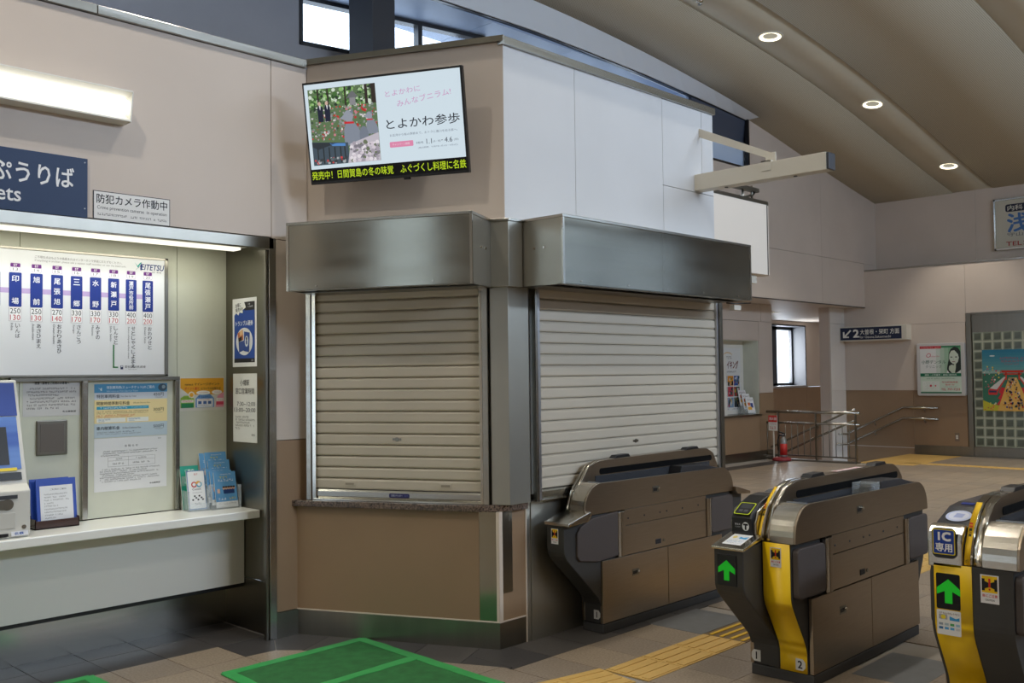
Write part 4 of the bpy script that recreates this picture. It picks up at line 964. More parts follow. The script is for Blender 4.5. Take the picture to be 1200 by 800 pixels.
b = MB(); b.box(-0.02, -0.02, 0, 0.08, 0.02, 0.04); b.build('clip', OFFW, o, 0.004); MB().tube([(-0.1, 0, 0.052), (0.0, -0.02, 0.05), (0.12, -0.08, 0.056)], 0.005, 6).build('cable', BLACKP, o)

# television tilted forward
t = thing('television', 'wall mounted black television on the beige angled wall, showing a travel advert', 'television', (F1[0]+u1[0]*0.667, F1[1]+u1[1]*0.667, 0), AZ)
TW, TH = 1.078, 0.635
sc = bpy.data.objects.new('tv_body', None)
tilt = math.atan2(0.115, 0.63)
b = MB(); b.box(-TW/2, -0.028, 0, TW/2, 0.012, TH); tb = b.build('cabinet', BLACKP, t, 0.004, (0, -0.150, 2.886), (-0, 0, 0)); tb.rotation_euler = (tilt, 0, 0)
def tvchild(o): o.location = (0, -0.150, 2.886); o.rotation_euler = (tilt, 0, 0); return o
tvchild(bx('rear_housing', -0.40, 0.012, 0.06, 0.40, 0.05, 0.48, BLACKP, t, 0.01))
EM = 0.86
p = Print(0.0008); w2, b0, b1 = TW/2-0.012, 0.095, TH-0.014
SCR = (214, 230, 240)
p.rect(-w2, b0, w2, b1, SCR, 1, EM); p.rect(-w2, 0.016, w2, b0, (10, 10, 10), 1)
# advert photo: forest with stone statues, people, blossom
ph0, ph1, pz0, pz1 = -0.503, -0.035, 0.118, 0.588
p.rect(ph0, pz0, ph1, pz1, (96, 120, 84), 2, EM)
rg = random.Random(11)
def blob(n, x0, x1, z0, z1, r0, r1, cols, layer):
    for k in range(n):
        x = rg.uniform(x0, x1); z = rg.uniform(z0, z1); r = rg.uniform(r0, r1)
        x = min(max(x, ph0+r), ph1-r); z = min(max(z, pz0+r), pz1-r)
        p.ell(x, z, r, r*rg.uniform(0.6, 1.1), rg.choice(cols), layer + 0.02*(k % 40), EM, n=6, a0=0, a1=360)
blob(260, ph0, ph1, 0.46, pz1, 0.004, 0.016, [(92, 140, 70), (140, 186, 110), (52, 84, 48), (176, 204, 160), (210, 222, 206), (70, 110, 56), (46, 60, 50)], 2.2)
for x, w in ((-0.44, 0.012), (-0.37, 0.01), (-0.25, 0.012), (-0.11, 0.02), (-0.065, 0.03)): p.rect(x, 0.47, x+w, pz1, (54, 46, 42), 3.1, EM)
blob(340, ph0, ph1, 0.27, 0.47, 0.004, 0.010, [(120, 130, 120), (196, 40, 44), (200, 130, 140), (86, 110, 80), (160, 160, 164), (220, 214, 214), (130, 140, 134), (180, 56, 60), (70, 84, 66), (150, 154, 156)], 3.2)
for x, h in ((-0.425, 0.10), (-0.375, 0.115)):
    p.poly([(x-0.018, 0.385), (x+0.018, 0.385), (x+0.02, 0.47), (x+0.008, 0.485), (x-0.012, 0.485), (x-0.02, 0.468)], (34, 38, 58), 4.2, EM); p.ell(x-0.002, 0.497, 0.011, 0.013, (206, 176, 160), 4.3, EM, n=10)
    p.poly([(x-0.006, 0.485), (x+0.006, 0.485), (x, 0.455)], (226, 226, 232), 4.4, EM)
# stone lantern
p.poly([(-0.235, 0.515), (-0.155, 0.515), (-0.175, 0.54), (-0.19, 0.555), (-0.2, 0.555), (-0.215, 0.54)], (110, 112, 116), 4.2, EM); p.rect(-0.215, 0.47, -0.175, 0.515, (140, 140, 144), 4.2, EM)
# seated stone fox statues with red bibs
def statue(x, z, s, layer):
    g = (134, 142, 156)
    p.poly([(x-0.055*s, z), (x+0.09*s, z), (x+0.1*s, z+0.06*s), (x+0.07*s, z+0.13*s), (x+0.02*s, z+0.19*s), (x-0.03*s, z+0.19*s), (x-0.055*s, z+0.13*s), (x-0.06*s, z+0.06*s)], g, layer, EM)
    p.ell(x-0.01*s, z+0.225*s, 0.042*s, 0.045*s, (150, 156, 168), layer+0.1, EM, n=14)
    p.poly([(x-0.085*s, z+0.212*s), (x-0.04*s, z+0.245*s), (x-0.04*s, z+0.195*s)], (150, 156, 168), layer+0.1, EM)
    p.poly([(x+0.005*s, z+0.255*s), (x+0.03*s, z+0.285*s), (x+0.035*s, z+0.235*s)], (120, 128, 142), layer+0.12, EM)
    p.poly([(x-0.05*s, z+0.185*s), (x+0.035*s, z+0.18*s), (x+0.035*s, z+0.165*s), (x-0.05*s, z+0.168*s)], (204, 46, 54), layer+0.15, EM)
statue(-0.225, 0.225, 0.80, 4.5); statue(-0.085, 0.285, 0.5, 4.5)
p.ell(-0.135, 0.275, 0.032, 0.062, (120, 128, 142), 4.55, EM, n=14)
p.poly([(ph0, 0.265), (-0.25, 0.245), (-0.25, pz0), (ph0, pz0)], (70, 84, 96), 5, EM); p.poly([(ph0, 0.262), (-0.32, 0.25), (-0.38, 0.235), (-0.46, 0.215), (ph0, 0.235)], (50, 56, 62), 5.1, EM); p.poly([(-0.38, 0.25), (-0.27, 0.242), (-0.27, 0.225), (-0.36, 0.232)], (88, 140, 206), 5.1, EM)
for x in (-0.47, -0.43, -0.39, -0.35, -0.31, -0.28): p.rect(x, 0.125, x+0.008, 0.225, (44, 48, 50), 5.2, EM)
blob(40, ph0, -0.27, 0.12, 0.16, 0.006, 0.013, [(96, 106, 110), (60, 66, 70), (170, 176, 180), (206, 70, 70)], 5.3)
p.poly([(-0.26, pz0), (-0.235, 0.235), (ph1, 0.29), (ph1, pz0)], (196, 190, 200), 6.2, EM)
blob(110, -0.235, ph1, 0.12, 0.24, 0.006, 0.016, [(216, 206, 216), (170, 162, 174), (232, 226, 232), (130, 126, 136), (110, 120, 96)], 6.3)
p.text('とよかわに', 0.145, 0.520, 0.034, (206, 150, 196), 2, w=0.235, rot=R(4), emit=EM, bold=0.0); p.text('みんなブニラム!', 0.28, 0.470, 0.040, (206, 150, 196), 2, w=0.36, rot=R(7), emit=EM)
p.text('とよかわ参歩', 0.262, 0.330, 0.062, (26, 30, 44), 2, w=0.485, bold=0.006, emit=EM); p.text('お正月から桜の季節まで、おトクに豊川を巡る旅へ。', 0.262, 0.262, 0.015, (110, 118, 134), 2, w=0.45, emit=EM)
p.rrect(0.032, 0.188, 0.190, 0.222, 0.006, (226, 140, 176), 2, EM); p.text('キャンペーン期間', 0.108, 0.205, 0.014, (244, 222, 232), 3, w=0.115, emit=EM)
p.text('令和7年', 0.232, 0.203, 0.015, (80, 88, 104), 2, w=0.05, emit=EM); p.text('1.1', 0.295, 0.207, 0.030, (54, 60, 76), 2, emit=EM); p.text('(水・祝)', 0.345, 0.203, 0.014, (90, 96, 110), 2, w=0.05, emit=EM); p.text('-', 0.38, 0.207, 0.003, (54, 60, 76), 2, w=0.012, emit=EM); p.text('4.6', 0.422, 0.207, 0.030, (54, 60, 76), 2, emit=EM); p.text('(日)', 0.472, 0.203, 0.014, (90, 96, 110), 2, w=0.03, emit=EM)
p.text('(宿泊期間：令和7年1月1日～4月6日)', 0.35, 0.172, 0.012, (120, 128, 144), 2, w=0.26, emit=EM)
YLW = (196, 226, 40)
p.text('発売中！日間賀島の冬の味覚　ふぐづくし料理に名鉄', 0.0, 0.055, 0.052, YLW, 2, w=1.05, bold=0.012, emit=0.8)
tvchild(p.build('screen', t)).location = (n1[0]*0, 0, 0)
scr = [c for c in t.children if c.name.startswith('screen')][0]
scr.rotation_euler = (tilt, 0, 0); scr.location = (0, -0.150-0.0285*math.cos(tilt), 2.886-0.0285*math.sin(tilt))
b = MB(); b.box(-0.2, -0.13, 3.02, 0.2, 0.0, 3.06); b.box(-0.2, -0.19, 3.24, 0.2, 0.0, 3.28); b.box(-0.2, -0.02, 2.98, 0.2, 0.0, 3.34); b.build('wall_bracket', BLACKP, t)
b = MB(); b.box(-0.02, -0.012, -0.012, 0.02, 0.006, 0.002); tvchild(b.build('sensor', BLACKP, t, 0.002)).location.x = 0.12

# white sensor arm on the booth side wall, with its tie strap
t = thing('sensor_beam', 'off white box section beam sticking out from the booth wall toward the gates', 'sensor beam', (6.47, YB, 0))
b = MB(); b.box(-0.055, -1.08, 3.060, 0.055, 0.0, 3.185); b.build('beam', OFFW, t, 0.004)
bx('end_cap', -0.05, -1.10, 3.064, 0.05, -1.08, 3.181, DGREY, t, 0.004)
b = MB(); b.cyl((0, -0.25, 3.06), (0, -0.25, 3.055), 0.014, 10); b.cyl((0, -0.82, 3.06), (0, -0.82, 3.055), 0.014, 10); b.build('sensor_eye', BLACKP, t)
b = MB(); b.prism([(0, 3.49), (-0.62, 3.215), (-0.62, 3.265), (0, 3.56)], 0.02, 0.03, 'x'); b.box(-0.060, -0.66, 3.12, -0.0555, -0.58, 3.195); b.box(-0.060, -0.66, 3.1855, 0.04, -0.58, 3.195); b.box(0.01, -0.66, 3.195, 0.02, -0.58, 3.265)
b.build('tie_strap', OFFW, t, 0.001)

# hanging sign box beyond the booth corner
t = thing('sign_box', 'plain pale sign box with rounded end beyond the booth, under the white arm', 'sign box', (8.0, 5.0, 2.64))
xs = [(0, 0), (1.0, 0)] + [(1.0+0.11*math.sin(R(a)), 0.11-0.11*math.cos(R(a))) for a in range(15, 181, 15)] + [(0, 0.22)]
MB().prism(xs, 0.0, 0.72, 'z').build('lamp_box', mat('sign_box_cream', (226, 217, 205), 0.45), t, 0.004)
MB().prism([(x*1.003, y-0.003 if y < 0.1 else y+0.003) for x, y in xs], 0.72, 0.755, 'z').build('top_cap', STEELD, t)
bx('edge_joint', 0.995, -0.004, 0.0, 1.01, 0.0, 0.72, JOINT, t)
b = MB(); b.cyl((0.72, 0.11, 0.755), (0.72, 0.11, 0.86), 0.012, 8); b.cyl((0.9, 0.11, 0.755), (0.9, 0.11, 0.92), 0.012, 8); b.tube([(0.66, 0.11, 0.79), (0.8, 0.11, 0.80), (0.92, 0.11, 0.83), (0.98, 0.11, 0.88)], 0.012, 8)
b.box(-1.31, 0.08, 0.86, 1.0, 0.14, 0.90); b.build('hanger', STEELD, t)
b = MB(); b.box(0.78, 0.06, -0.09, 0.88, 0.16, 0.0); b.build('lower_clip', OFFW, t, 0.006)

# ------------------------------------------------------------------ ticket gates
# own frame: x along the gate (0 = middle), y to the left from the right-hand face, z up
def arc(cx, cz, r, a0, a1, n=8, rz=None):
    rz = rz or r
    return [(cx+r*math.cos(R(a0+(a1-a0)*k/n)), cz+rz*math.sin(R(a0+(a1-a0)*k/n))) for k in range(n+1)]
def along(prof, y0, y1, th, name, m, parent, bevel=0.0):
    # thin skin following an (x,z) profile, from y0 to y1
    b = MB(); n = len(prof); nr = []
    for k in range(n):
        a, c = prof[max(k-1, 0)], prof[min(k+1, n-1)]; dx, dz = c[0]-a[0], c[1]-a[1]; L = math.hypot(dx, dz) or 1
        nr.append((-dz/L*th, dx/L*th))
    q = list(prof) + [(x+u, z+v) for (x, z), (u, v) in list(zip(prof, nr))[::-1]]
    for k in range(n-1):
        a, c = prof[k], prof[k+1]; d, e = (a[0]+nr[k][0], a[1]+nr[k][1]), (c[0]+nr[k+1][0], c[1]+nr[k+1][1])
        vs = [b.bm.verts.new(v) for v in ((a[0], y0, a[1]), (c[0], y0, c[1]), (c[0], y1, c[1]), (a[0], y1, a[1]), (d[0], y0, d[1]), (e[0], y0, e[1]), (e[0], y1, e[1]), (d[0], y1, d[1]))]
        for f in ((0, 1, 2, 3), (4, 7, 6, 5), (0, 4, 5, 1), (3, 2, 6, 7), (0, 3, 7, 4), (1, 5, 6, 2)):
            fc = b.bm.faces.new([vs[i] for i in f]); fc.smooth = f in ((0, 1, 2, 3), (4, 7, 6, 5))
    bmesh.ops.remove_doubles(b.bm, verts=b.bm.verts, dist=1e-5)
    return b.build(name, m, parent, bevel)
def rpoly(x0, z0, x1, z1, r, n=4):
    return arc(x1-r, z1-r, r, 0, 90, n)+arc(x0+r, z1-r, r, 90, 180, n)+arc(x0+r, z0+r, r, 180, 270, n)+arc(x1-r, z0+r, r, 270, 360, n)
CAUT_Y = (238, 196, 24)
def caution(p, cx, z0, w=0.062):
    h = w*1.62
    p.rect(cx-w/2, z0, cx+w/2, z0+h, (230, 230, 232), 1); a = w*0.42; zt = z0+h-w*0.06
    p.rect(cx-a, zt-w*0.95, cx+a, zt, CAUT_Y, 2); m = zt-w*0.5
    for s in (-1, 1):
        p.poly([(cx+s*a, m+w*0.34), (cx+s*w*0.26, m+w*0.34), (cx+s*w*0.26, m+w*0.2), (cx+s*w*0.06, m+w*0.12), (cx+s*w*0.06, m-w*0.14), (cx+s*w*0.26, m-w*0.22), (cx+s*w*0.26, m-w*0.34), (cx+s*a, m-w*0.34)], (22, 22, 24), 3)
    p.rect(cx-w*0.055, m-w*0.14, cx+w*0.055, m+w*0.36, (206, 48, 40), 4); p.ell(cx, m-w*0.26, w*0.06, w*0.06, (206, 48, 40), 4, n=10)
    p.text('扉にご注意', cx, z0+h*0.27, w*0.17, (200, 60, 60), 2, w=w*0.82, bold=0.02); p.text('CAUTION', cx, z0+h*0.12, w*0.10, (50, 50, 52), 2, w=w*0.5, bold=0.02)
def numtag(p, x, z, s, no, left):
    w = 0.030*s
    q = [(-w, -w*1.2), (w*0.6, -w*1.2), (w*1.2, -w*0.5), (w*1.2, w*0.5), (w*0.6, w*1.2), (-w, w*1.2)]
    if left: q = [(-a, c) for a, c in q]
    p.poly([(x+a, z+c) for a, c in q], (206, 206, 202), 2); p.text(no, x, z, w*1.5, (30, 30, 32), 3, bold=0.03)
def arrow(p, cx, cz, s, layer=2, em=0.5):
    g = (30, 186, 40)
    p.poly([(cx-s*0.16, cz-s*0.5), (cx+s*0.16, cz-s*0.5), (cx+s*0.16, cz+s*0.02), (cx+s*0.5, cz-s*0.14), (cx+s*0.5, cz+s*0.14), (cx, cz+s*0.55), (cx-s*0.5, cz+s*0.14), (cx-s*0.5, cz-s*0.14), (cx-s*0.16, cz+s*0.02)], g, layer, em)
FRONT = R(-90)     # prints on a face looking toward -x: their x runs along -y
def front_print(p, name, par, x, y): return p.build(name, par, (x, y, 0), (0, 0, FRONT))

def lean(x0, x1, za, zb_, zt):
    # straight foot, straight slope, straight top, with softened bends
    f = lambda z: x0+(x1-x0)*min(1, max(0, (z-za)/(zb_-za)))
    zs = [za-0.05, za-0.025, za, za+0.025, za+0.05, zb_-0.05, zb_-0.025, zb_, zb_+0.025, zb_+0.05]
    return [(x0, 0.0605)]+[(sum(f(z+0.01*k) for k in range(-4, 5))/9, z) for z in zs]+[(x1, zt)]
def gate(label, xc, yr, W, kind, hump):
    t = thing('ticket_gate', label, 'ticket gate', (xc, yr, 0), 0, 'automatic ticket gates')
    hy0, hy1 = hump                                   # hump wall, y range
    top = 1.055 if kind != 1 else 1.085
    bx('plinth', -0.71, 0.0, 0.0, 0.69, W-0.005, 0.058, PLINTH, t, 0.006)
    body_l = W
    MB().prism([(-0.70, 0.06), (0.70, 0.06), (0.70, 0.77), (-0.52, 0.77), (-0.70, 0.46)], 0.022, W-0.022, 'y').build('body', GBLK, t)
    for (a, c) in ((-0.71, 0.012), (0.016, 0.705)):
        bx('door_panel', a, 0.0, 0.062, c, 0.022, 0.458, GATE, t, 0.003)
        bx('rear_door_panel', a, W-0.022, 0.062, c, W, 0.458, GATE, t, 0.003)
    for lx, lz in ((-0.36, 0.340), (-0.118, 0.862)):
        b = MB(); b.box(lx-0.038, -0.002, lz-0.022, lx+0.038, 0.004, lz+0.022); b.build('lock_recess', STEELD, t, 0.002)
        b = MB(); b.box(lx-0.03, -0.0035, lz-0.011, lx+0.012, 0.0, lz+0.009, BLACKP); b.cyl((lx+0.024, -0.012, lz+0.004), (lx+0.024, 0, lz+0.004), 0.008, 10, m=STEELP); b.build('lock', None, t)
    bx('side_panel', -0.465, 0.004, 0.462, 0.505, 0.022, 0.652, GATE, t, 0.002); bx('side_panel', -0.465, 0.004, 0.656, 0.505, 0.022, 0.758, GATE, t, 0.002)
    bx('rear_side_panel', -0.465, W-0.022, 0.462, 0.505, W-0.004, 0.758, GATE, t, 0.002)
    b = MB()
    for x in (-0.43, -0.25, -0.07, 0.01, 0.20, 0.40): b.cyl((x, 0.001, 0.700), (x, 0.006, 0.700), 0.006, 8)
    b.build('bolt', DGREY, t)
    b = MB(); b.box(-0.125, 0.001, 0.49, -0.065, 0.006, 0.522)
    b.build('speaker_grille', DGREY, t); b = MB(); b.cyl((-0.03, 0.000, 0.506), (-0.03, 0.006, 0.506), 0.011, 12); b.build('button', STEELD, t)
    for k in range(2):
        for j in range(4): bx('grille_slot', -0.121+0.014*j, 0.0, 0.494+0.014*k, -0.111+0.014*j, 0.002, 0.504+0.014*k, BLACKP, t)
    # flaps and their hinge posts, front and back
    if kind == 1: fl = [(-0.545, 0.475), (-0.545, 0.758), (-0.80, 0.742), (-0.92, 0.70), (-0.955, 0.66), (-0.955, 0.52), (-0.93, 0.49), (-0.75, 0.462)]
    else: fl = rpoly(-0.862, 0.475, -0.555, 0.735, 0.03)
    MB().prism(fl, -0.004, 0.03, 'y').build('flap', FLAP, t, 0.006)
    MB().prism(rpoly(0.565, 0.48, 0.862, 0.735, 0.03), -0.004, 0.03, 'y').build('flap', FLAP, t, 0.006)
    for y0, y1 in (((W-0.03, W+0.004),) if kind != 1 else ()):
        MB().prism(rpoly(-0.862, 0.475, -0.555, 0.735, 0.03), y0, y1, 'y').build('flap', FLAP, t, 0.006); MB().prism(rpoly(0.565, 0.48, 0.862, 0.735, 0.03), y0, y1, 'y').build('flap', FLAP, t, 0.006)
    for a, c in ((-0.545, -0.512), (-0.508, -0.468), (0.545, 0.562), (0.508, 0.542)): bx('hinge_post', a, -0.004, 0.46, c, 0.022, 0.752 if c < 0.5 else 0.735, GATEB if a in (-0.545, 0.545) else GATE, t, 0.004)
    # front and rear columns: black body that leans forward
    def column(xf, y0, y1, m, name, skin=0.0):
        return lean(-0.71, xf, 0.19, 0.455, 0.758)
    q = column(-0.872, 0, 0, None, '')
    MB().prism(q+[(-0.55, 0.758), (-0.55, 0.06)], *{1: (0.154, W-0.004), 2: (0.03, 0.1985), 3: (0.03, W-0.005)}[kind], 'y').build('front_column', GBLK, t, 0.004)
    MB().prism([(-x, z) for x, z in q]+[(0.55, 0.758), (0.55, 0.06)], 0.03, W-0.03, 'y').build('rear_column', GBLK, t, 0.004)
    # cowl with tray on the right, hump wall beside it
    xf = 0.876; r = 0.16
    cow = [(-xf, 0.762)]+arc(-xf+r, 0.955-r, r, 180, 90, 8)+[(xf-r, 0.945)]+arc(xf-r, 0.945-r, r, 90, 0, 6)[1:]+[(xf, 0.762)]
    MB().prism(cow, 0.0, 0.013, 'y').build('side_cowl', GATE, t, 0.002)
    cap = [(-xf, 0.762)]+arc(-xf+r, 0.955-r, r, 180, 97, 8)+[(-xf+r-0.02, 0.762)]
    MB().prism(cap, 0.0135, hy0-0.003, 'y').build('front_cowl', GATEB, t)
    capb = [(-x, z-0.01 if z > 0.77 else z) for x, z in cap]
    MB().prism(capb, 0.0135, hy0-0.003, 'y').build('rear_cowl', GATE, t)
    bx('tray', -xf+0.16, 0.0135, 0.765, xf-0.16, hy0-0.003, 0.925, GBLK2, t)
    bx('tray_reflection', -0.62, hy0-0.004, 0.925, 0.74, hy0-0.001, top-0.10, mat('tray_reflection_grey', (62, 64, 68), 0.25), t)  # dark strip paints the tray's reflection on the steel hump wall
    b = MB(); b.prism([(-0.735, 0.905), (-0.735, 0.948), (-0.70, 0.958), (-0.62, 0.915), (-0.62, 0.905)], 0.02, hy0-0.012, 'y'); b.build('ticket_slot', mat('slot_smoke', (84, 90, 96), 0.1), t, 0.003)
    bx('slot_edge', -0.63, 0.016, 0.905, -0.61, hy0-0.02, 0.945, STEELP, t, 0.002)
    MB().prism([(0.19, 0.905), (0.22, 0.992), (0.50, 0.985), (0.70, 0.945), (0.71, 0.905)], 0.014, hy0-0.005, 'y').build('rear_module', mat('module_black', (44, 45, 49), 0.4), t, 0.006)
    if kind == 2: bx('display_case', 0.09, 0.02, 0.905, 0.205, hy0-0.01, 0.988, GLASS, t, 0.004); bx('display_insert', 0.12, 0.05, 0.906, 0.19, hy0-0.04, 0.96, BLACKP, t)
    p = Print(); p.ell(-0.33, 0, 0.06, 0.022, (130, 122, 76), 1, n=20); p.ell(-0.33, 0, 0.052, 0.018, (36, 36, 38), 2, n=20); p.build('tray_mark', t, (0, 0.07, 0.9256), (R(-90), 0, 0))
    hp = [(-0.868, 0.762), (-0.862, 0.80), (-0.845, 0.845), (-0.80, 0.925), (-0.75, 0.975), (-0.68, top-0.03), (-0.58, top-0.004), (-0.46, top), (0.62, top+0.004), (0.72, top-0.004), (0.80, top-0.04), (0.85, 0.965), (0.868, 0.90), (0.868, 0.762)]
    mid = (hy0+hy1)/2
    MB().prism(hp, hy0, mid-0.002, 'y').build('hump_wall', GATE, t, 0.003); MB().prism(hp, mid+0.002, hy1, 'y').build('hump_wall', GATE, t, 0.003)
    fr = hp[:8]
    along(fr, hy0+0.001, mid-0.003, 0.002, 'hump_trim', GATEB, t); along(fr, mid+0.003, hy1-0.001, 0.002, 'hump_trim', GATEB, t)
    MB().prism(rpoly(-0.575, top-0.095, 0.775, top-0.055, 0.018), hy0-0.0025, hy0, 'y').build('sensor_slot', mat('slot_black', (10, 10, 11), 0.7, spec=0.1), t)
    for a, c in ((-0.42, -0.24), (0.42, 0.60)):
        MB().prism([(a, top), (a+0.03, top+0.02), (c-0.02, top+0.022), (c, top+0.002)], hy0-0.006, mid+0.02, 'y').build('sensor_cap', BLACKP, t, 0.003)
    # left deck
    deck = [(-0.868, 0.762), (-0.868, 0.80), (-0.80, 0.865), (-0.62, 0.955), (-0.48, 0.985), (0.48, 0.985), (0.62, 0.955), (0.80, 0.865), (0.868, 0.80), (0.868, 0.762)]
    if kind == 3: deck = [(-0.868, 0.762), (-0.868, 0.80), (-0.80, 0.922), (-0.60, 0.99), (-0.48, 1.0), (0.48, 1.0), (0.62, 0.955), (0.80, 0.865), (0.868, 0.80), (0.868, 0.762)]
    if kind != 1: MB().prism(deck, hy1+0.001, W, 'y').build('left_deck', mat('deck_dark', (40, 42, 50), 0.2), t, 0.004)
    return t, hp, q

# middle gate: reader on the left half, yellow front strip
t, hp, q = gate('middle ticket gate with a black card reader and a yellow front strip under its cowl', 5.51, 2.45, 0.372, 2, (0.150, 0.220))
along(q, 0.036, 0.190, 0.004, 'yellow_strip', GYEL, t)
lc = lean(-0.708, -1.06, 0.20, 0.515, 0.735) + [ (-0.80, 0.76), (-0.70, 0.76), (-0.60, 0.06)]
MB().prism(lc, 0.200, 0.372, 'y').build('left_column', GBLK, t, 0.008)
MB().prism([(-1.075, 0.730), (-1.075, 0.744), (-0.885, 0.792), (-0.868, 0.792), (-0.868, 0.775)], 0.186, 0.380, 'y').build('shelf_plate', GATEB, t, 0.004)
p = Print(); p.rect(-0.055, 0.03, 0.055, 0.165, (232, 234, 236), 1)
p.ell(-0.028, 0.125, 0.013, 0.016, (236, 216, 130), 2, n=12); p.poly([(0.0, 0.11), (0.045, 0.105), (0.048, 0.14), (0.02, 0.125), (0.0, 0.135)], (74, 166, 220), 2)
for k in range(3): p.bars(-0.045, 0.045, 0.085-0.017*k, 0.008, (90, 150, 200) if k % 2 else (150, 160, 170), 2, k)
p.build('shelf_sticker', t, (-1.065, 0.283, 0.7475), (R(-90)+math.atan2(0.048, 0.19), 0, R(-90)))
# reader head
rd = [(-0.895, 0.775), (-0.905, 0.80), (-0.905, 0.875), (-0.885, 0.905), (-0.82, 0.945), (-0.72, 0.978), (-0.62, 0.985), (-0.62, 0.775)]
MB().prism(rd, 0.236, 0.358, 'y').build('card_reader', BLACKP, t, 0.012)
MB().prism([(-0.88, 0.765), (-0.885, 0.85), (-0.85, 0.915), (-0.70, 0.97), (-0.5, 0.975), (-0.5, 0.765)], 0.222, 0.372, 'y').build('reader_housing', GATEB, t, 0.006)
p = Print(); p.rrect(-0.048, -0.052, 0.048, 0.05, 0.012, (196, 214, 40), 1); p.rrect(-0.043, -0.047, 0.043, 0.045, 0.010, (34, 35, 38), 2); p.rect(-0.030, 0.0, 0.034, 0.038, (60, 62, 66), 3); p.rect(-0.026, -0.03, -0.004, -0.012, (84, 86, 90), 3); p.rect(0.004, -0.03, 0.026, -0.012, (84, 86, 90), 3)
p.build('reader_window', t, (-0.862, 0.297, 0.922), (math.atan2(-0.065, 0.038)+R(0), 0, R(-90)))
p = Print(); p.ell(0.026, 0.833, 0.021, 0.023, (226, 228, 228), 1, n=20); p.poly([(0.012, 0.848), (0.040, 0.848), (0.040, 0.838), (0.031, 0.838), (0.031, 0.815), (0.021, 0.815), (0.021, 0.838), (0.012, 0.838)], (30, 30, 32), 2)
p.text('乗車券', -0.022, 0.842, 0.010, (200, 200, 202), 1, w=0.034); p.text('TICKET', -0.022, 0.828, 0.006, (170, 170, 172), 1, w=0.032); front_print(p, 'reader_mark', t, -0.9055, 0.297)
sc_ = bx('arrow_screen', -1.066, 0.237, 0.545, -1.058, 0.350, 0.705, BLACKP, t, 0.002)
p = Print(); arrow(p, 0.0, 0.622, 0.10); front_print(p, 'arrow', t, -1.0662, 0.293)
p = Print(); caution(p, 0.0, 0.635); front_print(p, 'caution_sticker', t, -0.8765, 0.115)
p = Print(); numtag(p, 0.0, 0.105, 0.85, '2', False); front_print(p, 'number_plate', t, -0.7145, 0.075)
p = Print(); numtag(p, 0.0, 0.105, 0.85, '1', True); front_print(p, 'number_plate', t, -0.7105, 0.335)
def hump_sticker(t, hp, y0, y1):
    along(hp[:6], y0, y1, 0.0032, 'warning_sticker', ink((236, 190, 28)), t)
    p = Print(); wd = (y1-y0)*0.6
    pts = [(-0.857, 0.815), (-0.833, 0.868), (-0.812, 0.905), (-0.785, 0.94), (-0.755, 0.97)]
    a, c = (-0.866, 0.775), (-0.80, 0.925)
    p.vtext('ICカードをここにタッチしてください', 0, 0.158, 0.0, 0.011, (60, 50, 20), 1)
    for k, z in enumerate((0.165, 0.178)): p.rect(-wd/2, z, wd/2, z+0.009, (206, 70, 30), 1)
    o = p.build('warning_text', t, (a[0]-0.0062, (y0+y1)/2, a[1]), (-math.atan2(c[0]-a[0], c[1]-a[1])+R(1), 0, 0))
    o.rotation_euler = Euler((-math.atan2(0.066, 0.155), 0, R(-90)), 'XYZ'); return o
hump_sticker(t, hp, 0.204, 0.219)
p = Print(); p.rect(-0.25, -0.022, 0.10, 0.022, (224, 206, 204), 1)
for k in range(4): p.bars(-0.24+0.085*k, -0.18+0.085*k, 0.004, 0.022, (214, 96, 110), 2, k)
p.build('top_sticker', t, (0.20, 0.185, 1.0605), (R(-90), 0, 0))
along([(-0.83, 0.842), (-0.74, 0.905), (-0.64, 0.955)], 0.30, 0.33, 0.02, 'deck_stripe', mat('deck_blue', (60, 68, 110), 0.3), t)

# gate against the booth: no reader, small steel shelf in front of the cowl
t, hp, q = gate('ticket gate standing closest to the booth, below the right roller shutter', 5.61, 3.932, 0.172, 1, (0.122, 0.168))
MB().prism([(-1.085, 0.722), (-1.085, 0.742), (-0.885, 0.792), (-0.868, 0.792), (-0.868, 0.76), (-0.9, 0.735)], -0.045, 0.155, 'y').build('shelf_plate', GATEB, t, 0.005)
MB().prism([(1.075, 0.722), (1.075, 0.742), (0.885, 0.792), (0.868, 0.792), (0.868, 0.76), (0.9, 0.735)], -0.03, 0.155, 'y').build('rear_shelf_plate', GATE, t, 0.005)
MB().prism([(0.55, 0.06), (0.55, 0.755), (1.05, 0.725), (1.05, 0.5), (0.72, 0.17), (0.72, 0.0605)], 0.036, 0.150, 'y').build('rear_left_column', GBLK, t, 0.006)
lc = lean(-0.708, -1.065, 0.20, 0.53, 0.725) + [ (-0.80, 0.755), (-0.6, 0.755), (-0.6, 0.06)]
MB().prism(lc, 0.012, 0.152, 'y').build('left_column', GBLK, t, 0.006)
p = Print(); caution(p, 0.0, 0.606, 0.058); front_print(p, 'caution_sticker', t, -1.0662, 0.086)
p = Print(); numtag(p, 0.0, 0.115, 0.8, '1', False); front_print(p, 'number_plate', t, -0.7115, 0.05)

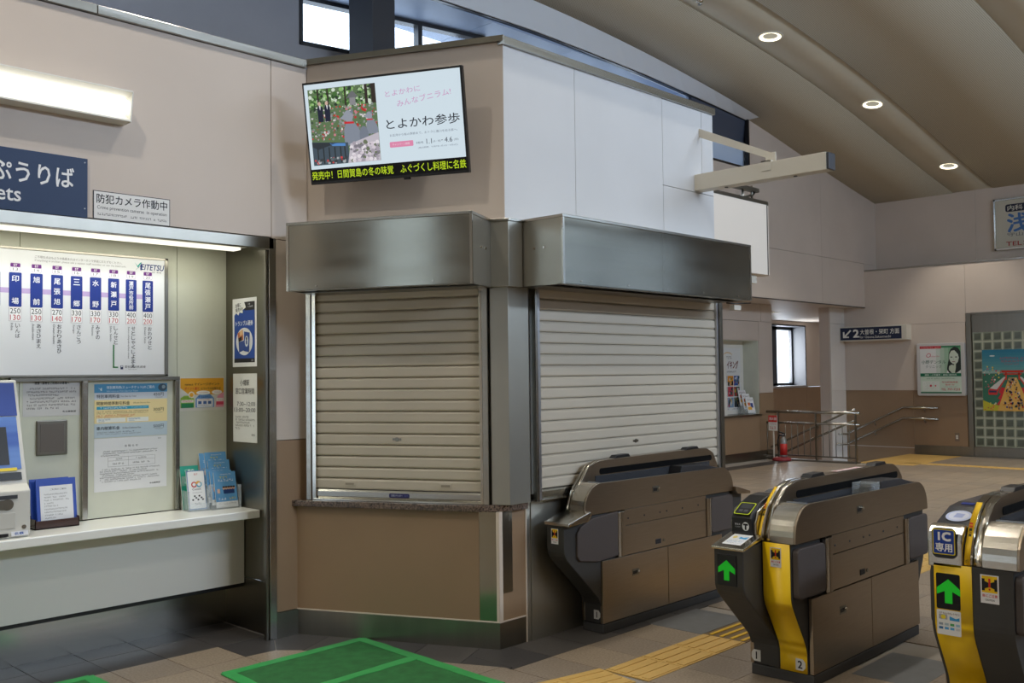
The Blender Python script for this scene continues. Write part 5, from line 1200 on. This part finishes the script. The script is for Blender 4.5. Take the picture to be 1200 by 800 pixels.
# right-hand gate: blue IC plate, yellow front on the left, black on the right
t, hp, q = gate('ticket gate at the right frame edge with a blue and yellow square plate', 5.51, 1.385, 0.393, 3, (0.160, 0.240))
along(q, 0.205, 0.372, 0.004, 'yellow_strip', GYEL, t)
MB().prism([(-0.876, 0.742), (-0.876, 0.86), (-0.868, 0.90), (-0.84, 0.928), (-0.80, 0.935), (-0.80, 0.742)], 0.243, 0.397, 'y').build('left_cowl', GATEB, t, 0.006)
MB().prism(rpoly(0.265, 0.785, 0.375, 0.925, 0.025), -0.885, -0.876, 'x').build('plate_backing', BLACKP, t, 0.004)
p = Print(); p.rrect(-0.050, 0.802, 0.050, 0.918, 0.008, (230, 210, 40), 1); p.rrect(-0.046, 0.806, 0.046, 0.914, 0.006, (34, 66, 158), 2)
p.rect(-0.026, 0.866, -0.016, 0.904, (236, 238, 242), 3); p.text('C', 0.012, 0.885, 0.038, (236, 238, 242), 3, w=0.036, bold=0.06); p.text('専用', 0, 0.835, 0.038, (236, 238, 242), 3, w=0.074, bold=0.03); front_print(p, 'plate_print', t, -0.8852, 0.320)
p = Print(); p.rrect(-0.055, 0.552, 0.052, 0.715, 0.008, (14, 15, 15), 1); arrow(p, 0.0, 0.632, 0.105, 2); front_print(p, 'arrow_screen', t, -0.8765, 0.308)
p = Print(); p.rrect(-0.055, 0.435, 0.052, 0.548, 0.005, (226, 228, 228), 1); p.bars(-0.045, 0.045, 0.533, 0.008, (120, 90, 90), 2, 1); p.rect(-0.046, 0.505, -0.008, 0.527, (170, 172, 176), 2); p.ell(-0.026, 0.516, 0.011, 0.010, (232, 214, 60), 3, n=12); p.poly([(0.002, 0.503), (0.046, 0.503), (0.046, 0.520), (0.03, 0.513), (0.002, 0.522)], (56, 150, 206), 2)
for k in range(2):
    for j in range(4): p.rect(-0.046+0.025*j, 0.478-0.018*k, -0.028+0.025*j, 0.489-0.018*k, [(150, 160, 168), (170, 190, 200), (80, 160, 90), (150, 190, 214), (60, 110, 160), (90, 160, 210), (90, 170, 220), (200, 204, 206)][j+4*k], 2)
front_print(p, 'fare_card_sticker', t, -0.8765, 0.308)
p = Print(); caution(p, 0.0, 0.605, 0.078); front_print(p, 'caution_sticker', t, -0.8725, 0.13)
hump_sticker(t, hp, 0.212, 0.238)
p = Print(); p.ell(0, 0, 0.062, 0.062, (40, 40, 46), 1, n=24); p.ell(0, 0, 0.058, 0.058, (190, 200, 232), 2, n=24); p.ell(0, 0, 0.045, 0.045, (214, 220, 240), 3, n=24)
p.poly([(-0.02, -0.02), (0.02, -0.02), (0.024, 0.02), (-0.016, 0.026)], (160, 174, 220), 4); p.build('touch_mark', t, (-0.70, 0.315, 0.9575), (R(-90)+math.atan2(0.068, 0.2), 0, R(-90)))
p = Print(); p.rrect(-0.03, -0.02, 0.03, 0.02, 0.006, (50, 80, 190), 1, 0.2); p.build('deck_light', t, (-0.53, 0.33, 0.998), (R(-85), 0, R(-90)))

# ------------------------------------------------------------------ far end of the hall
# platform sign standing out from the back wall
t = thing('platform_sign', 'dark blue platform 2 direction sign with white lettering on the back wall', 'sign', (XB, 8.385, 2.255), R(-90))
bx('box', -0.70, -0.24, 0, 0.70, 0, 0.30, OFFW, t, 0.01)
p = Print(0.0015); p.rect(-0.665, 0.025, 0.60, 0.275, (34, 42, 66), 1)
WH = (232, 230, 222)
p.poly([(-0.56, 0.085), (-0.43, 0.215), (-0.455, 0.235), (-0.585, 0.11)], WH, 2); p.poly([(-0.61, 0.07), (-0.48, 0.07), (-0.48, 0.10), (-0.575, 0.10), (-0.575, 0.195), (-0.61, 0.195)], WH, 2)
p.text('2', -0.33, 0.155, 0.155, WH, 2, w=0.115, bold=0.04); p.text('大曽根・栄町 方面', 0.155, 0.180, 0.105, WH, 2, w=0.80, bold=0.01); p.text('for Ozone,Sakaemachi', 0.065, 0.075, 0.058, WH, 2, w=0.64)
p.build('lettering', t, (-0.0, -0.2405, 0))
# dental clinic light box
t = thing('clinic_poster', 'framed green and white dental clinic advert beside the glass blocks', 'poster', (XB, 7.11, 1.148), R(-90))
MB().prism(rpoly(-0.455, 0, 0.455, 1.02, 0.04), -0.09, 0, 'y').build('light_box', mat('frame_grey', (200, 198, 196), 0.35), t, 0.012)
p = Print(0.0015); x0, x1 = -0.385, 0.385; GR = (38, 116, 84)
p.rect(x0, 0.05, x1, 0.965, (206, 224, 208), 1)
for k in range(10): p.rect(x0+0.077*k, 0.44, x0+0.077*(k+1), 0.965, tuple(int(a+(c-a)*max(0, (k-3)/6)) for a, c in zip((226, 228, 226), (96, 160, 110))), 2)
p.rect(x0, 0.915, 0.02, 0.965, (196, 50, 60), 3); p.bars(x0+0.02, 0.0, 0.94, 0.02, (236, 200, 200), 4, 1); p.rect(0.02, 0.93, x1, 0.965, (60, 130, 90), 3); p.rect(x0, 0.375, x1, 0.435, GR, 3); p.text('歯科・小児歯科・歯科口腔外科', 0, 0.405, 0.032, (220, 234, 224), 4, w=0.6, bold=0.02)
p.text('O', -0.22, 0.785, 0.085, (206, 90, 110), 3, shear=0.25); p.text('no Dental Clinic', -0.1, 0.765, 0.025, (206, 90, 110), 3, w=0.18, shear=0.2); p.text('小野デンタル', -0.125, 0.655, 0.072, (70, 110, 92), 3, w=0.46, bold=0.006); p.text('クリニック', -0.13, 0.565, 0.055, (90, 110, 100), 3, w=0.30)
# portrait of a smiling woman with long dark hair, hand at her chin
p.poly([(0.12, 0.44), (0.13, 0.56), (0.16, 0.70), (0.165, 0.82), (0.20, 0.90), (0.27, 0.945), (0.34, 0.92), (0.38, 0.85), (0.384, 0.70), (0.384, 0.44)], (44, 52, 48), 4)
p.poly([(0.17, 0.72), (0.175, 0.80), (0.21, 0.865), (0.27, 0.875), (0.335, 0.80), (0.35, 0.73), (0.33, 0.65), (0.285, 0.605), (0.235, 0.615), (0.19, 0.66)], (206, 216, 200), 5)
for x in (0.212, 0.300): p.ell(x, 0.745, 0.022, 0.010, (50, 56, 52), 6, n=10)
p.ell(0.252, 0.655, 0.034, 0.010, (150, 130, 122), 6, n=10); p.poly([(0.25, 0.73), (0.243, 0.69), (0.258, 0.687)], (176, 186, 170), 6)
p.poly([(0.215, 0.44), (0.16, 0.50), (0.165, 0.57), (0.21, 0.60), (0.255, 0.585), (0.275, 0.64), (0.295, 0.645), (0.290, 0.53), (0.27, 0.44)], (196, 208, 188), 7); p.poly([(0.12, 0.44), (0.13, 0.50), (0.17, 0.44)], (226, 230, 226), 8); p.poly([(0.30, 0.44), (0.384, 0.50), (0.384, 0.44)], (216, 222, 214), 8)
p.bars(-0.27, 0.28, 0.335, 0.022, (110, 140, 120), 3, 5); p.rect(x0+0.03, 0.10, -0.02, 0.285, (224, 232, 224), 3)
p.ell(-0.19, 0.195, 0.022, 0.022, (206, 70, 84), 4, n=12); p.ell(-0.1, 0.195, 0.014, 0.014, (206, 70, 84), 4, n=12)
for k in range(6): p.bars(-0.32+0.04*(k % 2), -0.08, 0.13+0.024*k, 0.006, (120, 140, 126), 4, k, 0.03)
p.text('守山区役所前', 0.17, 0.265, 0.032, (206, 60, 76), 3, w=0.30, bold=0.01); p.text('徒歩1分', 0.17, 0.215, 0.028, (206, 60, 76), 3, w=0.17, bold=0.01); p.bars(0.05, 0.3, 0.175, 0.014, (140, 150, 140), 3, 8); p.text('TEL 797-7233', 0.18, 0.125, 0.042, (200, 56, 70), 3, w=0.35, bold=0.015)
p.rect(x0, 0.05, x1, 0.075, GR, 3); p.build('poster_print', t, (0, -0.0905, 0))
# illustrated poster on the glass blocks
t = sheet('festival_poster', 'colourful illustrated poster with a red gate and two trains on the glass blocks', 'poster', (XB+0.028, 5.85, 0.870), R(-90), 1.06, 1.145, (70, 140, 150), 0.004)
p = Print(0.0014); a, c = -0.53, 0.53
for k in range(8): p.rect(a, 0.70+0.0556*k, c, 0.70+0.0556*(k+1), tuple(int(u+(v-u)*k/7) for u, v in zip((104, 160, 160), (48, 122, 150))), 1)
p.rect(a, 0.0, c, 0.70, (62, 118, 96), 1); p.poly([(a, 0.70), (a, 0.745), (-0.2, 0.765), (0.2, 0.76), (c, 0.74), (c, 0.70)], (150, 178, 170), 2)
p.poly([(a, 0), (a, 0.2), (-0.38, 0.13), (-0.2, 0.09), (-0.1, 0), ], (196, 188, 56), 3); p.poly([(c, 0), (c, 0.17), (0.35, 0.13), (0.2, 0.08), (0.1, 0)], (190, 186, 84), 3)
for s in (-1, 1):
    for k in range(3): p.poly([(s*0.06, 0.42-0.1*k), (s*0.2, 0.44-0.1*k), (s*(0.25+0.02*k), 0.34-0.11*k), (s*0.14, 0.28-0.1*k)], (204, 52, 62), 3+k*0.1)
    p.poly([(s*0.10, 0.63), (s*0.15, 0.635), (s*0.42, 0.40), (s*0.42, 0.33), (s*0.28, 0.33), (s*0.12, 0.60)], (206, 62, 60), 4); p.poly([(s*0.12, 0.63), (s*0.15, 0.635), (s*0.41, 0.42), (s*0.28, 0.40)], (206, 208, 204), 5)
    p.rrect(min(s*0.27, s*0.43), 0.30, max(s*0.27, s*0.43), 0.40, 0.02, (206, 60, 58), 6); p.rect(min(s*0.285, s*0.415), 0.345, max(s*0.285, s*0.415), 0.38, (50, 60, 96), 7)
p.poly([(-0.07, 0.62), (0.07, 0.62), (0.30, 0.0), (-0.28, 0.0)], (222, 176, 92), 4.5)
for k, zz in ((0, 0.715), (1, 0.675)): p.rect(-0.185+0.03*k, zz, 0.185-0.03*k, zz+0.022, (206, 62, 44), 8)
for x in (-0.125, 0.10): p.rect(x, 0.58, x+0.025, 0.72, (206, 62, 44), 8)
p.poly([(-0.19, 0.735), (0.19, 0.735), (0.21, 0.755), (-0.21, 0.755)], (190, 50, 40), 8)
rg = random.Random(5)
for k in range(90):
    z = rg.uniform(0.03, 0.6); w = 0.06+0.2*(0.62-z); x = rg.uniform(-w, w); s_ = 0.008+0.010*(0.62-z)
    cc = rg.choice([(196, 60, 60), (50, 70, 120), (226, 220, 206), (60, 90, 76), (120, 70, 50), (40, 44, 60), (210, 140, 50)]); p.rect(x-s_, z, x+s_, z+s_*2.6, cc, 9); p.ell(x, z+s_*3.2, s_*0.8, s_*0.8, (226, 190, 160), 9, n=6)
for k in range(70):
    x = rg.choice((-1, 1))*rg.uniform(0.2, 0.5); z = rg.uniform(0.42, 0.84); s_ = rg.uniform(0.008, 0.018); p.ell(x, z, s_, s_, rg.choice([(206, 70, 80), (226, 214, 196), (226, 196, 80), (200, 110, 120), (90, 150, 110)]), 2.5, n=7)
p.bars(-0.22, 0.26, 0.985, 0.032, (190, 74, 96), 2, 31, 0.045); p.bars(-0.2, 0.2, 0.925, 0.032, (190, 74, 96), 2, 32, 0.045); p.bars(-0.14, 0.12, 0.868, 0.022, (190, 74, 96), 2, 33, 0.03)
for x, z in ((-0.35, 1.03), (0.45, 1.02), (0.40, 0.99)): p.ell(x, z, 0.05, 0.014, (214, 222, 224), 2, n=12)
for k in range(30): p.ell(rg.choice((-1, 1))*rg.uniform(0.28, 0.5), rg.uniform(0.02, 0.15), 0.012, 0.012, rg.choice([(226, 216, 120), (214, 90, 80), (236, 232, 220), (110, 140, 60)]), 3.5, n=7)
p.build('poster_print', t, (0, -0.004, 0))
# medical clinic sign on the set-back upper wall
t = thing('clinic_sign', 'silver framed medical clinic sign high on the set-back upper wall', 'sign', (20.05, 5.25, 3.93), R(-90))
b = MB(); b.box(-1.015, -0.07, 0, 1.015, 0, 0.04); b.box(-1.015, -0.07, 0.945, 1.015, 0, 0.985); b.box(-1.015, -0.07, 0, -0.975, 0, 0.985); b.box(0.975, -0.07, 0, 1.015, 0, 0.985); b.build('sign_frame', STEELP, t, 0.006)
bx('sign_face', -0.98, -0.055, 0.03, 0.98, 0, 0.955, mat('sign_beige', (196, 192, 176), 0.4), t)
p = Print(0.0015); p.rrect(-0.80, 0.72, 0.10, 0.865, 0.04, (44, 46, 62), 1); p.text('内科・小児科', -0.34, 0.792, 0.10, (206, 202, 190), 2, w=0.84, bold=0.02)
p.text('浅井医院', 0.06, 0.505, 0.36, (74, 116, 176), 1, w=1.66, bold=0.03); p.text('守山区小幡', -0.41, 0.285, 0.075, (90, 92, 100), 1, w=0.74); p.text('（喜多山駅前）', -0.16, 0.205, 0.075, (80, 82, 100), 1, w=0.62); p.text('TEL：052-', -0.42, 0.11, 0.082, (160, 60, 56), 1, w=0.76, bold=0.02)
p.build('lettering', t, (0, -0.0555, 0))
# outlet
t = sheet('wall_outlet', 'small wall outlet low on the brown back wall near the glass blocks', 'outlet', (XB, 6.865, 0.277), R(-90), 0.082, 0.16, (128, 112, 98), 0.006, 'plate')
bx('socket', -0.02, -0.010, 0.045, 0.02, -0.006, 0.075, WHITEP, t); bx('socket', -0.02, -0.010, 0.085, 0.02, -0.006, 0.115, WHITEP, t)

# handrails of the stairs
RAILM = STEEL
def handrail(label, x, side, pts_hi, pts_lo, brackets):
    t = thing('handrail', label, 'handrail', (x, 0, 0))
    MB().tube([(0, y, z) for y, z in pts_hi] if len(pts_hi[0]) == 2 else pts_hi, 0.022, 10).build('upper_rail', RAILM, t)
    MB().tube([(0, y, z) for y, z in pts_lo] if len(pts_lo[0]) == 2 else pts_lo, 0.022, 10).build('lower_rail', RAILM, t)
    for (y, z) in brackets:
        MB().tube([(0, y, z-0.02), (0, y, z-0.06), (side*0.07, y, z-0.07)], 0.009, 6).build('bracket', STEELD, t)
handrail('double steel handrail on the brown back wall running down beside the stairs', XB-0.07, 1,
    [(0, 7.18, 0.908), (0, 7.86, 0.915), (0, 9.00, 0.375), (-0.02, 9.02, 0.35), (-0.40, 9.02, 0.37)], [(0, 7.18, 0.694), (0, 7.86, 0.703), (0, 9.00, 0.165), (-0.02, 9.02, 0.14), (-0.52, 9.02, 0.17)],
    [(7.45, 0.91), (7.45, 0.697), (8.45, 0.63), (8.45, 0.42)])
handrail('double steel handrail going down behind the stair railing', 17.03, -1, [(7.78, 0.955), (7.95, 0.90), (9.35, 0.258), (12.0, -0.9)], [(7.80, 0.745), (7.95, 0.69), (9.35, 0.048), (12.0, -1.1)], [(8.5, 0.65), (8.5, 0.44)])
# railing around the stairwell
t = thing('stair_railing', 'low steel railing with thin balusters at the head of the stairs', 'railing', (16.86, 7.68, 0))
L = 1.78
MB().tube([(0, -0.06, 0.895), (0, L, 0.895)], 0.026, 10).build('top_rail', RAILM, t); MB().tube([(0, -0.06, 0.69), (0, L, 0.69)], 0.02, 10).build('middle_rail', RAILM, t); bx('bottom_rail', -0.015, 0, 0.075, 0.015, L, 0.10, STEELD, t)
for y in (0.02, 0.78, 1.54): bx('post', -0.02, y-0.012, 0, 0.02, y+0.012, 0.88, STEELD, t)
for k in range(14):
    y = 0.145+0.125*k
    if abs(y-0.78) < 0.05 or abs(y-1.54) < 0.05 or y > L: continue
    o = bpy.data.objects.get('baluster')
    if o is None: o = MB().cyl((0, 0, 0.10), (0, 0, 0.68), 0.008, 6).build('baluster', STEELD, t)
    else: o = o.copy(); COL.objects.link(o)
    o.parent = t; o.location = (0, y, 0)
# fire extinguisher with stand and sign
RED = mat('signal_red', (196, 44, 40), 0.4)
t = thing('extinguisher_stand', 'red round stand with a red and white sign post by the stairs', 'stand', (16.62, 9.03, 0))
b = MB(); b.lathe([(0.17, 0), (0.175, 0.02), (0.16, 0.05), (0.13, 0.065), (0.10, 0.066)]); b.build('base', mat('stand_red', (150, 52, 56), 0.5), t)
b = MB(); b.box(-0.105, 0.095, 0.05, -0.085, 0.115, 0.58); b.build('post', OFFW, t)
bx('sign_plate', -0.11, 0.02, 0.555, -0.10, 0.20, 0.84, WHITEP, t, 0.002)
p = Print(0.001); p.rect(-0.09, 0.16, 0.09, 0.285, (196, 48, 42), 1); p.text('消火器', 0, 0.225, 0.055, (236, 220, 214), 2, w=0.15, bold=0.02); p.bars(-0.07, 0.08, 0.125, 0.02, (206, 110, 100), 1, 2); p.bars(-0.07, 0.08, 0.055, 0.045, (200, 80, 70), 1, 3); p.build('lettering', t, (-0.111, 0.11, 0.555), (0, 0, R(-90)))
t = thing('fire_extinguisher', 'small grey fire extinguisher with a red label on the red stand', 'extinguisher', (16.62, 8.99, 0.066))
b = MB(); b.lathe([(0.05, 0), (0.062, 0.008), (0.064, 0.03), (0.064, 0.28), (0.055, 0.33), (0.028, 0.362), (0.02, 0.37), (0.02, 0.39)], m=mat('cylinder_grey', (150, 150, 148), 0.3, 0.4)); b.build('cylinder', None, t)
b = MB(); b.lathe([(0.0655, 0.04), (0.0655, 0.25)]); b.build('label_band', RED, t)
b = MB(); b.box(-0.02, -0.02, 0.385, 0.02, 0.02, 0.42); b.prism([(-0.02, 0.42), (0.09, 0.46), (0.09, 0.475), (-0.03, 0.445)], -0.012, 0.012, 'x'); b.prism([(-0.0, 0.40), (0.09, 0.405), (0.09, 0.418), (-0.0, 0.415)], -0.012, 0.012, 'x'); b.build('valve_handle', BLACKP, t)
b = MB(); b.tube([(0, 0.02, 0.40), (-0.03, 0.07, 0.39), (-0.05, 0.09, 0.30), (-0.05, 0.085, 0.12)], 0.011, 8); b.build('hose', BLACKP, t)
# niche: hiking poster, side board, leaflet stand
t = sheet('hiking_poster', 'white hiking poster with rows of small colour photos in the wall niche', 'poster', (16.10, YN+0.34, 0.93), 0, 0.84, 1.18, (226, 226, 224), 0.004)
p = Print(0.0014); p.text('ハイキング', 0.08, 0.865, 0.15, (120, 50, 46), 2, w=0.50, bold=0.03, shear=0.05); p.ell(-0.03, 1.03, 0.16, 0.075, (226, 190, 130), 1, n=20, a0=10, a1=170); p.ell(-0.03, 1.025, 0.15, 0.06, (226, 226, 224), 2, n=20, a0=5, a1=175); p.bars(-0.12, 0.1, 1.0, 0.05, (150, 140, 130), 3, 2); p.bars(-0.15, 0.25, 0.735, 0.028, (110, 110, 112), 2, 4)
ph = [(60, 110, 160), (226, 150, 50), (64, 92, 160), (90, 80, 70), (206, 80, 90), (70, 90, 70), (150, 90, 96), (130, 160, 190), (50, 54, 60)]
for k in range(9):
    x = -0.27+0.22*(k % 3); z = 0.47-0.205*(k//3); p.rect(x, z, x+0.2, z+0.185, ph[k], 2)
    rg = random.Random(k)
    for j in range(12):
        w = rg.uniform(0.015, 0.05); xx = rg.uniform(x, x+0.2-w); zz = rg.uniform(z, z+0.185-w*1.5); p.rect(xx, zz, xx+w, zz+w*1.5, rg.choice([(236, 214, 170), (206, 60, 60), (60, 70, 110), (226, 186, 60), (90, 120, 90), (40, 40, 44), (214, 216, 220)]), 3)
p.text('名鉄', -0.05, 0.03, 0.025, (120, 120, 124), 2); p.bars(0.1, 0.3, 0.03, 0.02, (90, 90, 94), 2, 8); p.build('poster_print', t, (0, -0.004, 0))
bx_ = thing('side_board', 'narrow cream board leaning at the left of the niche', 'board', (15.62, YN+0.15, 0.86)); bx('board', -0.085, -0.01, 0, 0.085, 0.01, 1.12, WHITEP, bx_, 0.003)
t = thing('leaflet_stand', 'small tiered leaflet stand on the niche sill', 'stand', (16.42, YN+0.09, 0.86), R(-14))
b = MB(); b.box(-0.1, -0.06, 0, 0.1, 0.2, 0.012)
for k in range(3): b.box(-0.1, -0.06+0.08*k, 0, 0.1, -0.055+0.08*k, 0.07+0.06*k)
b.prism([(-0.06, 0), (0.2, 0), (0.2, 0.22), (0.12, 0.20)], -0.104, -0.1, 'x'); b.prism([(-0.06, 0), (0.2, 0), (0.2, 0.22), (0.12, 0.20)], 0.1, 0.104, 'x'); b.build('rack', GLASS, t)
for k, (z, lab) in enumerate(((0.16, 'rearmost white leaflet of the niche stand'), (0.09, 'middle white leaflet of the niche stand'), (0.02, 'front white leaflet with orange print on the niche stand'))):
    o = thing('leaflet', lab, 'leaflet', (16.42-0.045*k*0.5+0.03*k, YN+0.21-0.075*k, 0.862+z), 0, 'leaflets in the wall niche'); o.rotation_euler = (R(-16), 0, R(-20))
    bx('pages', -0.09, -0.006, 0, 0.09, 0.006, 0.30, ink((226, 226, 226)), o)
    p = Print(0.001); p.rect(-0.06, 0.14, -0.005, 0.20, (206, 110, 60), 1); p.rect(0.0, 0.10, 0.06, 0.19, (60, 80, 140) if k else (50, 50, 60), 1); p.rect(-0.07, 0.06, 0.02, 0.12, (226, 170, 70), 2); p.bars(-0.07, 0.07, 0.25, 0.025, (120, 90, 90), 1, k); p.build('cover_print', o, (0, -0.0065, 0))

# ------------------------------------------------------------------ ceiling: downlights and sprinkler
GLOW = mat('downlight_glow', (255, 246, 214), 0.4, emit=3.2)
LENS = mat('downlight_lens', (196, 190, 170), 0.15, emit=0.55)
def downlight(x, y, label, energy, cone=125):
    z = zc(x)+0.012; sl = math.atan2(zc(x+0.1)-zc(x-0.1), 0.2)
    t = thing('downlight', label, 'downlight', (x, y, z-0.002), 0, 'recessed ceiling downlights'); t.rotation_euler = (0, -sl, 0)
    b = MB(); pr_ = [(0.185, 0.0), (0.178, -0.012), (0.150, -0.012), (0.145, 0.001)]
    b.lathe(pr_, seg=28); b.build('trim_ring', OFFW, t)
    b = MB(); rings = []
    for r, zz in ((0.147, -0.004), (0.105, 0.0125)):
        rings.append([b.bm.verts.new((r*math.cos(R(a*12.857)), r*math.sin(R(a*12.857)), zz-0.012)) for a in range(28)])
    for q in range(28): b.bm.faces.new((rings[0][q], rings[0][(q+1) % 28], rings[1][(q+1) % 28], rings[1][q]))
    b.build('reflector', GLOW, t)
    b = MB(); b.lathe([(0.105, 0.0), (0.09, -0.004), (0.03, -0.012), (0.005, -0.012)], c=(0, 0, -0.002), seg=20); b.build('lamp', LENS, t)
    d = bpy.data.lights.new('downlight_beam', 'SPOT'); d.energy = energy; d.color = (1.0, 0.93, 0.82); d.spot_size = R(cone); d.spot_blend = 0.6; d.shadow_soft_size = 0.07
    o = bpy.data.objects.new('downlight_beam', d); COL.objects.link(o); o.location = (x, y, z-0.03)
for x, y, lab, e in ((12.26, 6.70, 'nearest lit round downlight in the smooth ceiling band, at the top', 330), (15.36, 6.60, 'middle lit round downlight of the three in the ceiling', 300), (18.51, 6.55, 'farthest lit round downlight, close to the back wall', 200)):
    downlight(x, y, lab, e, 84)
for x, e in ((9.13, 160), (6.0, 160), (2.87, 70), (-0.26, 60)): downlight(x, 6.65, 'added unseen downlight brightening the side wall mirrored in the steel', e)
for x, e in ((-2.33, 300), (0.80, 250), (3.93, 200), (7.06, 160), (10.2, 100)): downlight(x, 3.78, 'added unseen downlight brightening the side wall mirrored in the steel', e)
for x, e in ((-2.33, 240), (3.93, 200), (9.1, 120), (15.3, 300)): downlight(x, 0.91, 'added unseen downlight brightening the side wall mirrored in the steel', e, 125 if x < 12 else 80)
for x in (12.3, 15.3, 17.6): downlight(x, 3.78, 'added unseen downlight brightening the side wall mirrored in the steel', 300, 80)
for x, e in ((-2.3, 160), (3.9, 160), (10.2, 120)): downlight(x, -1.96, 'added unseen downlight brightening the side wall mirrored in the steel', e)  # row added to brighten the side wall that the steel panels mirror
d = bpy.data.lights.new('stair_lamp_beam', 'SPOT'); d.energy = 120; d.color = (1.0, 0.93, 0.82); d.spot_size = R(140); d.spot_blend = 0.8; d.shadow_soft_size = 0.08
o = bpy.data.objects.new('stair_lamp_beam', d); COL.objects.link(o); o.location = (19.3, 10.6, 2.90)
t = thing('stair_lamp', 'small recessed lamp in the soffit over the stairs', 'downlight', (19.3, 10.6, 2.953))
MB().lathe([(0.13, 0.0), (0.12, -0.012), (0.09, -0.012), (0.085, -0.002)], seg=20).build('trim_ring', OFFW, t)
MB().lathe([(0.085, -0.003), (0.01, -0.008)], seg=20).build('lamp', GLOW, t)
t = thing('sprinkler', 'small chrome sprinkler head in the ceiling at the top edge', 'sprinkler', (10.70, 6.84, zc(10.7)+0.01))
b = MB(); b.lathe([(0.05, 0.0), (0.045, -0.012), (0.012, -0.015), (0.012, -0.04), (0.03, -0.045), (0.03, -0.05)], seg=14); b.build('head', STEELP, t)

# ------------------------------------------------------------------ fine pieces become sub-parts of the part they sit on
OWN = {'lettering': ('board', 'plate', 'sheet', 'box', 'sign_face', 'paper', 'sign_plate', 'light_box'), 'poster_print': ('sheet', 'light_box'), 'map_print': ('board',), 'cover_print': ('pages',),
       'screen': ('cabinet', 'screen_surround'), 'rear_housing': ('cabinet',), 'sensor': ('cabinet',), 'grille_slot': ('speaker_grille',), 'lock_recess': ('door_panel',), 'reader_window': ('card_reader',),
       'reader_mark': ('card_reader',), 'arrow': ('arrow_screen',), 'plate_print': ('plate_backing',), 'warning_text': ('warning_sticker',), 'warning_sticker': ('hump_trim',), 'bolt': ('side_panel',), 'pull_slot': ('finger_pull',),
       'socket': ('plate',), 'maker_label': ('bottom_bar',), 'shelf_sticker': ('shelf_plate',), 'touch_mark': ('left_deck',), 'deck_light': ('left_deck',), 'tray_mark': ('tray',), 'display_insert': ('display_case',),
       'sensor_slot': ('hump_wall',), 'sensor_cap': ('hump_wall',), 'top_sticker': ('hump_wall',), 'slot_edge': ('ticket_slot',), 'caution_sticker': ('yellow_strip', 'left_column', 'front_column'), 'number_plate': ('yellow_strip', 'left_column'),
       'fare_card_sticker': ('yellow_strip',), 'plate_face': ('plate_rim',), 'sensor_eye': ('beam',), 'edge_joint': ('lamp_box',), 'label_strip': ('screen_surround',), 'price_strip': ('upper_face',), 'vent': ('machine_body',), 'label': ('machine_body',),
       'label_band': ('cylinder',), 'lock': ('slat', 'door_panel', 'machine_body'), 'reflector': ('trim_ring',), 'sign_plate': ('post',), 'button': ('side_panel',)}
bpy.context.view_layer.update()
def base(o): return o.name.split('.')[0]
def centre(o):
    c = Vector((0, 0, 0))
    for q in o.bound_box: c += Vector(q)
    return o.matrix_basis @ (c/8)
for root in [o for o in list(bpy.data.objects) if o.parent is None and 'category' in o]:
    kids = list(root.children)
    for ch in kids:
        own = OWN.get(base(ch))
        if not own or base(ch) == 'sign_plate': continue
        cand = [k for k in kids if base(k) in own and k is not ch]
        if not cand: continue
        c = centre(ch)
        first = [k for k in cand if base(k) == base(min(cand, key=lambda k: own.index(base(k))))] if base(ch) not in ('caution_sticker', 'number_plate') else cand
        p_ = min(first, key=lambda k: (centre(k)-c).length)
        ch.parent = p_; ch.matrix_parent_inverse = p_.matrix_basis.inverted()
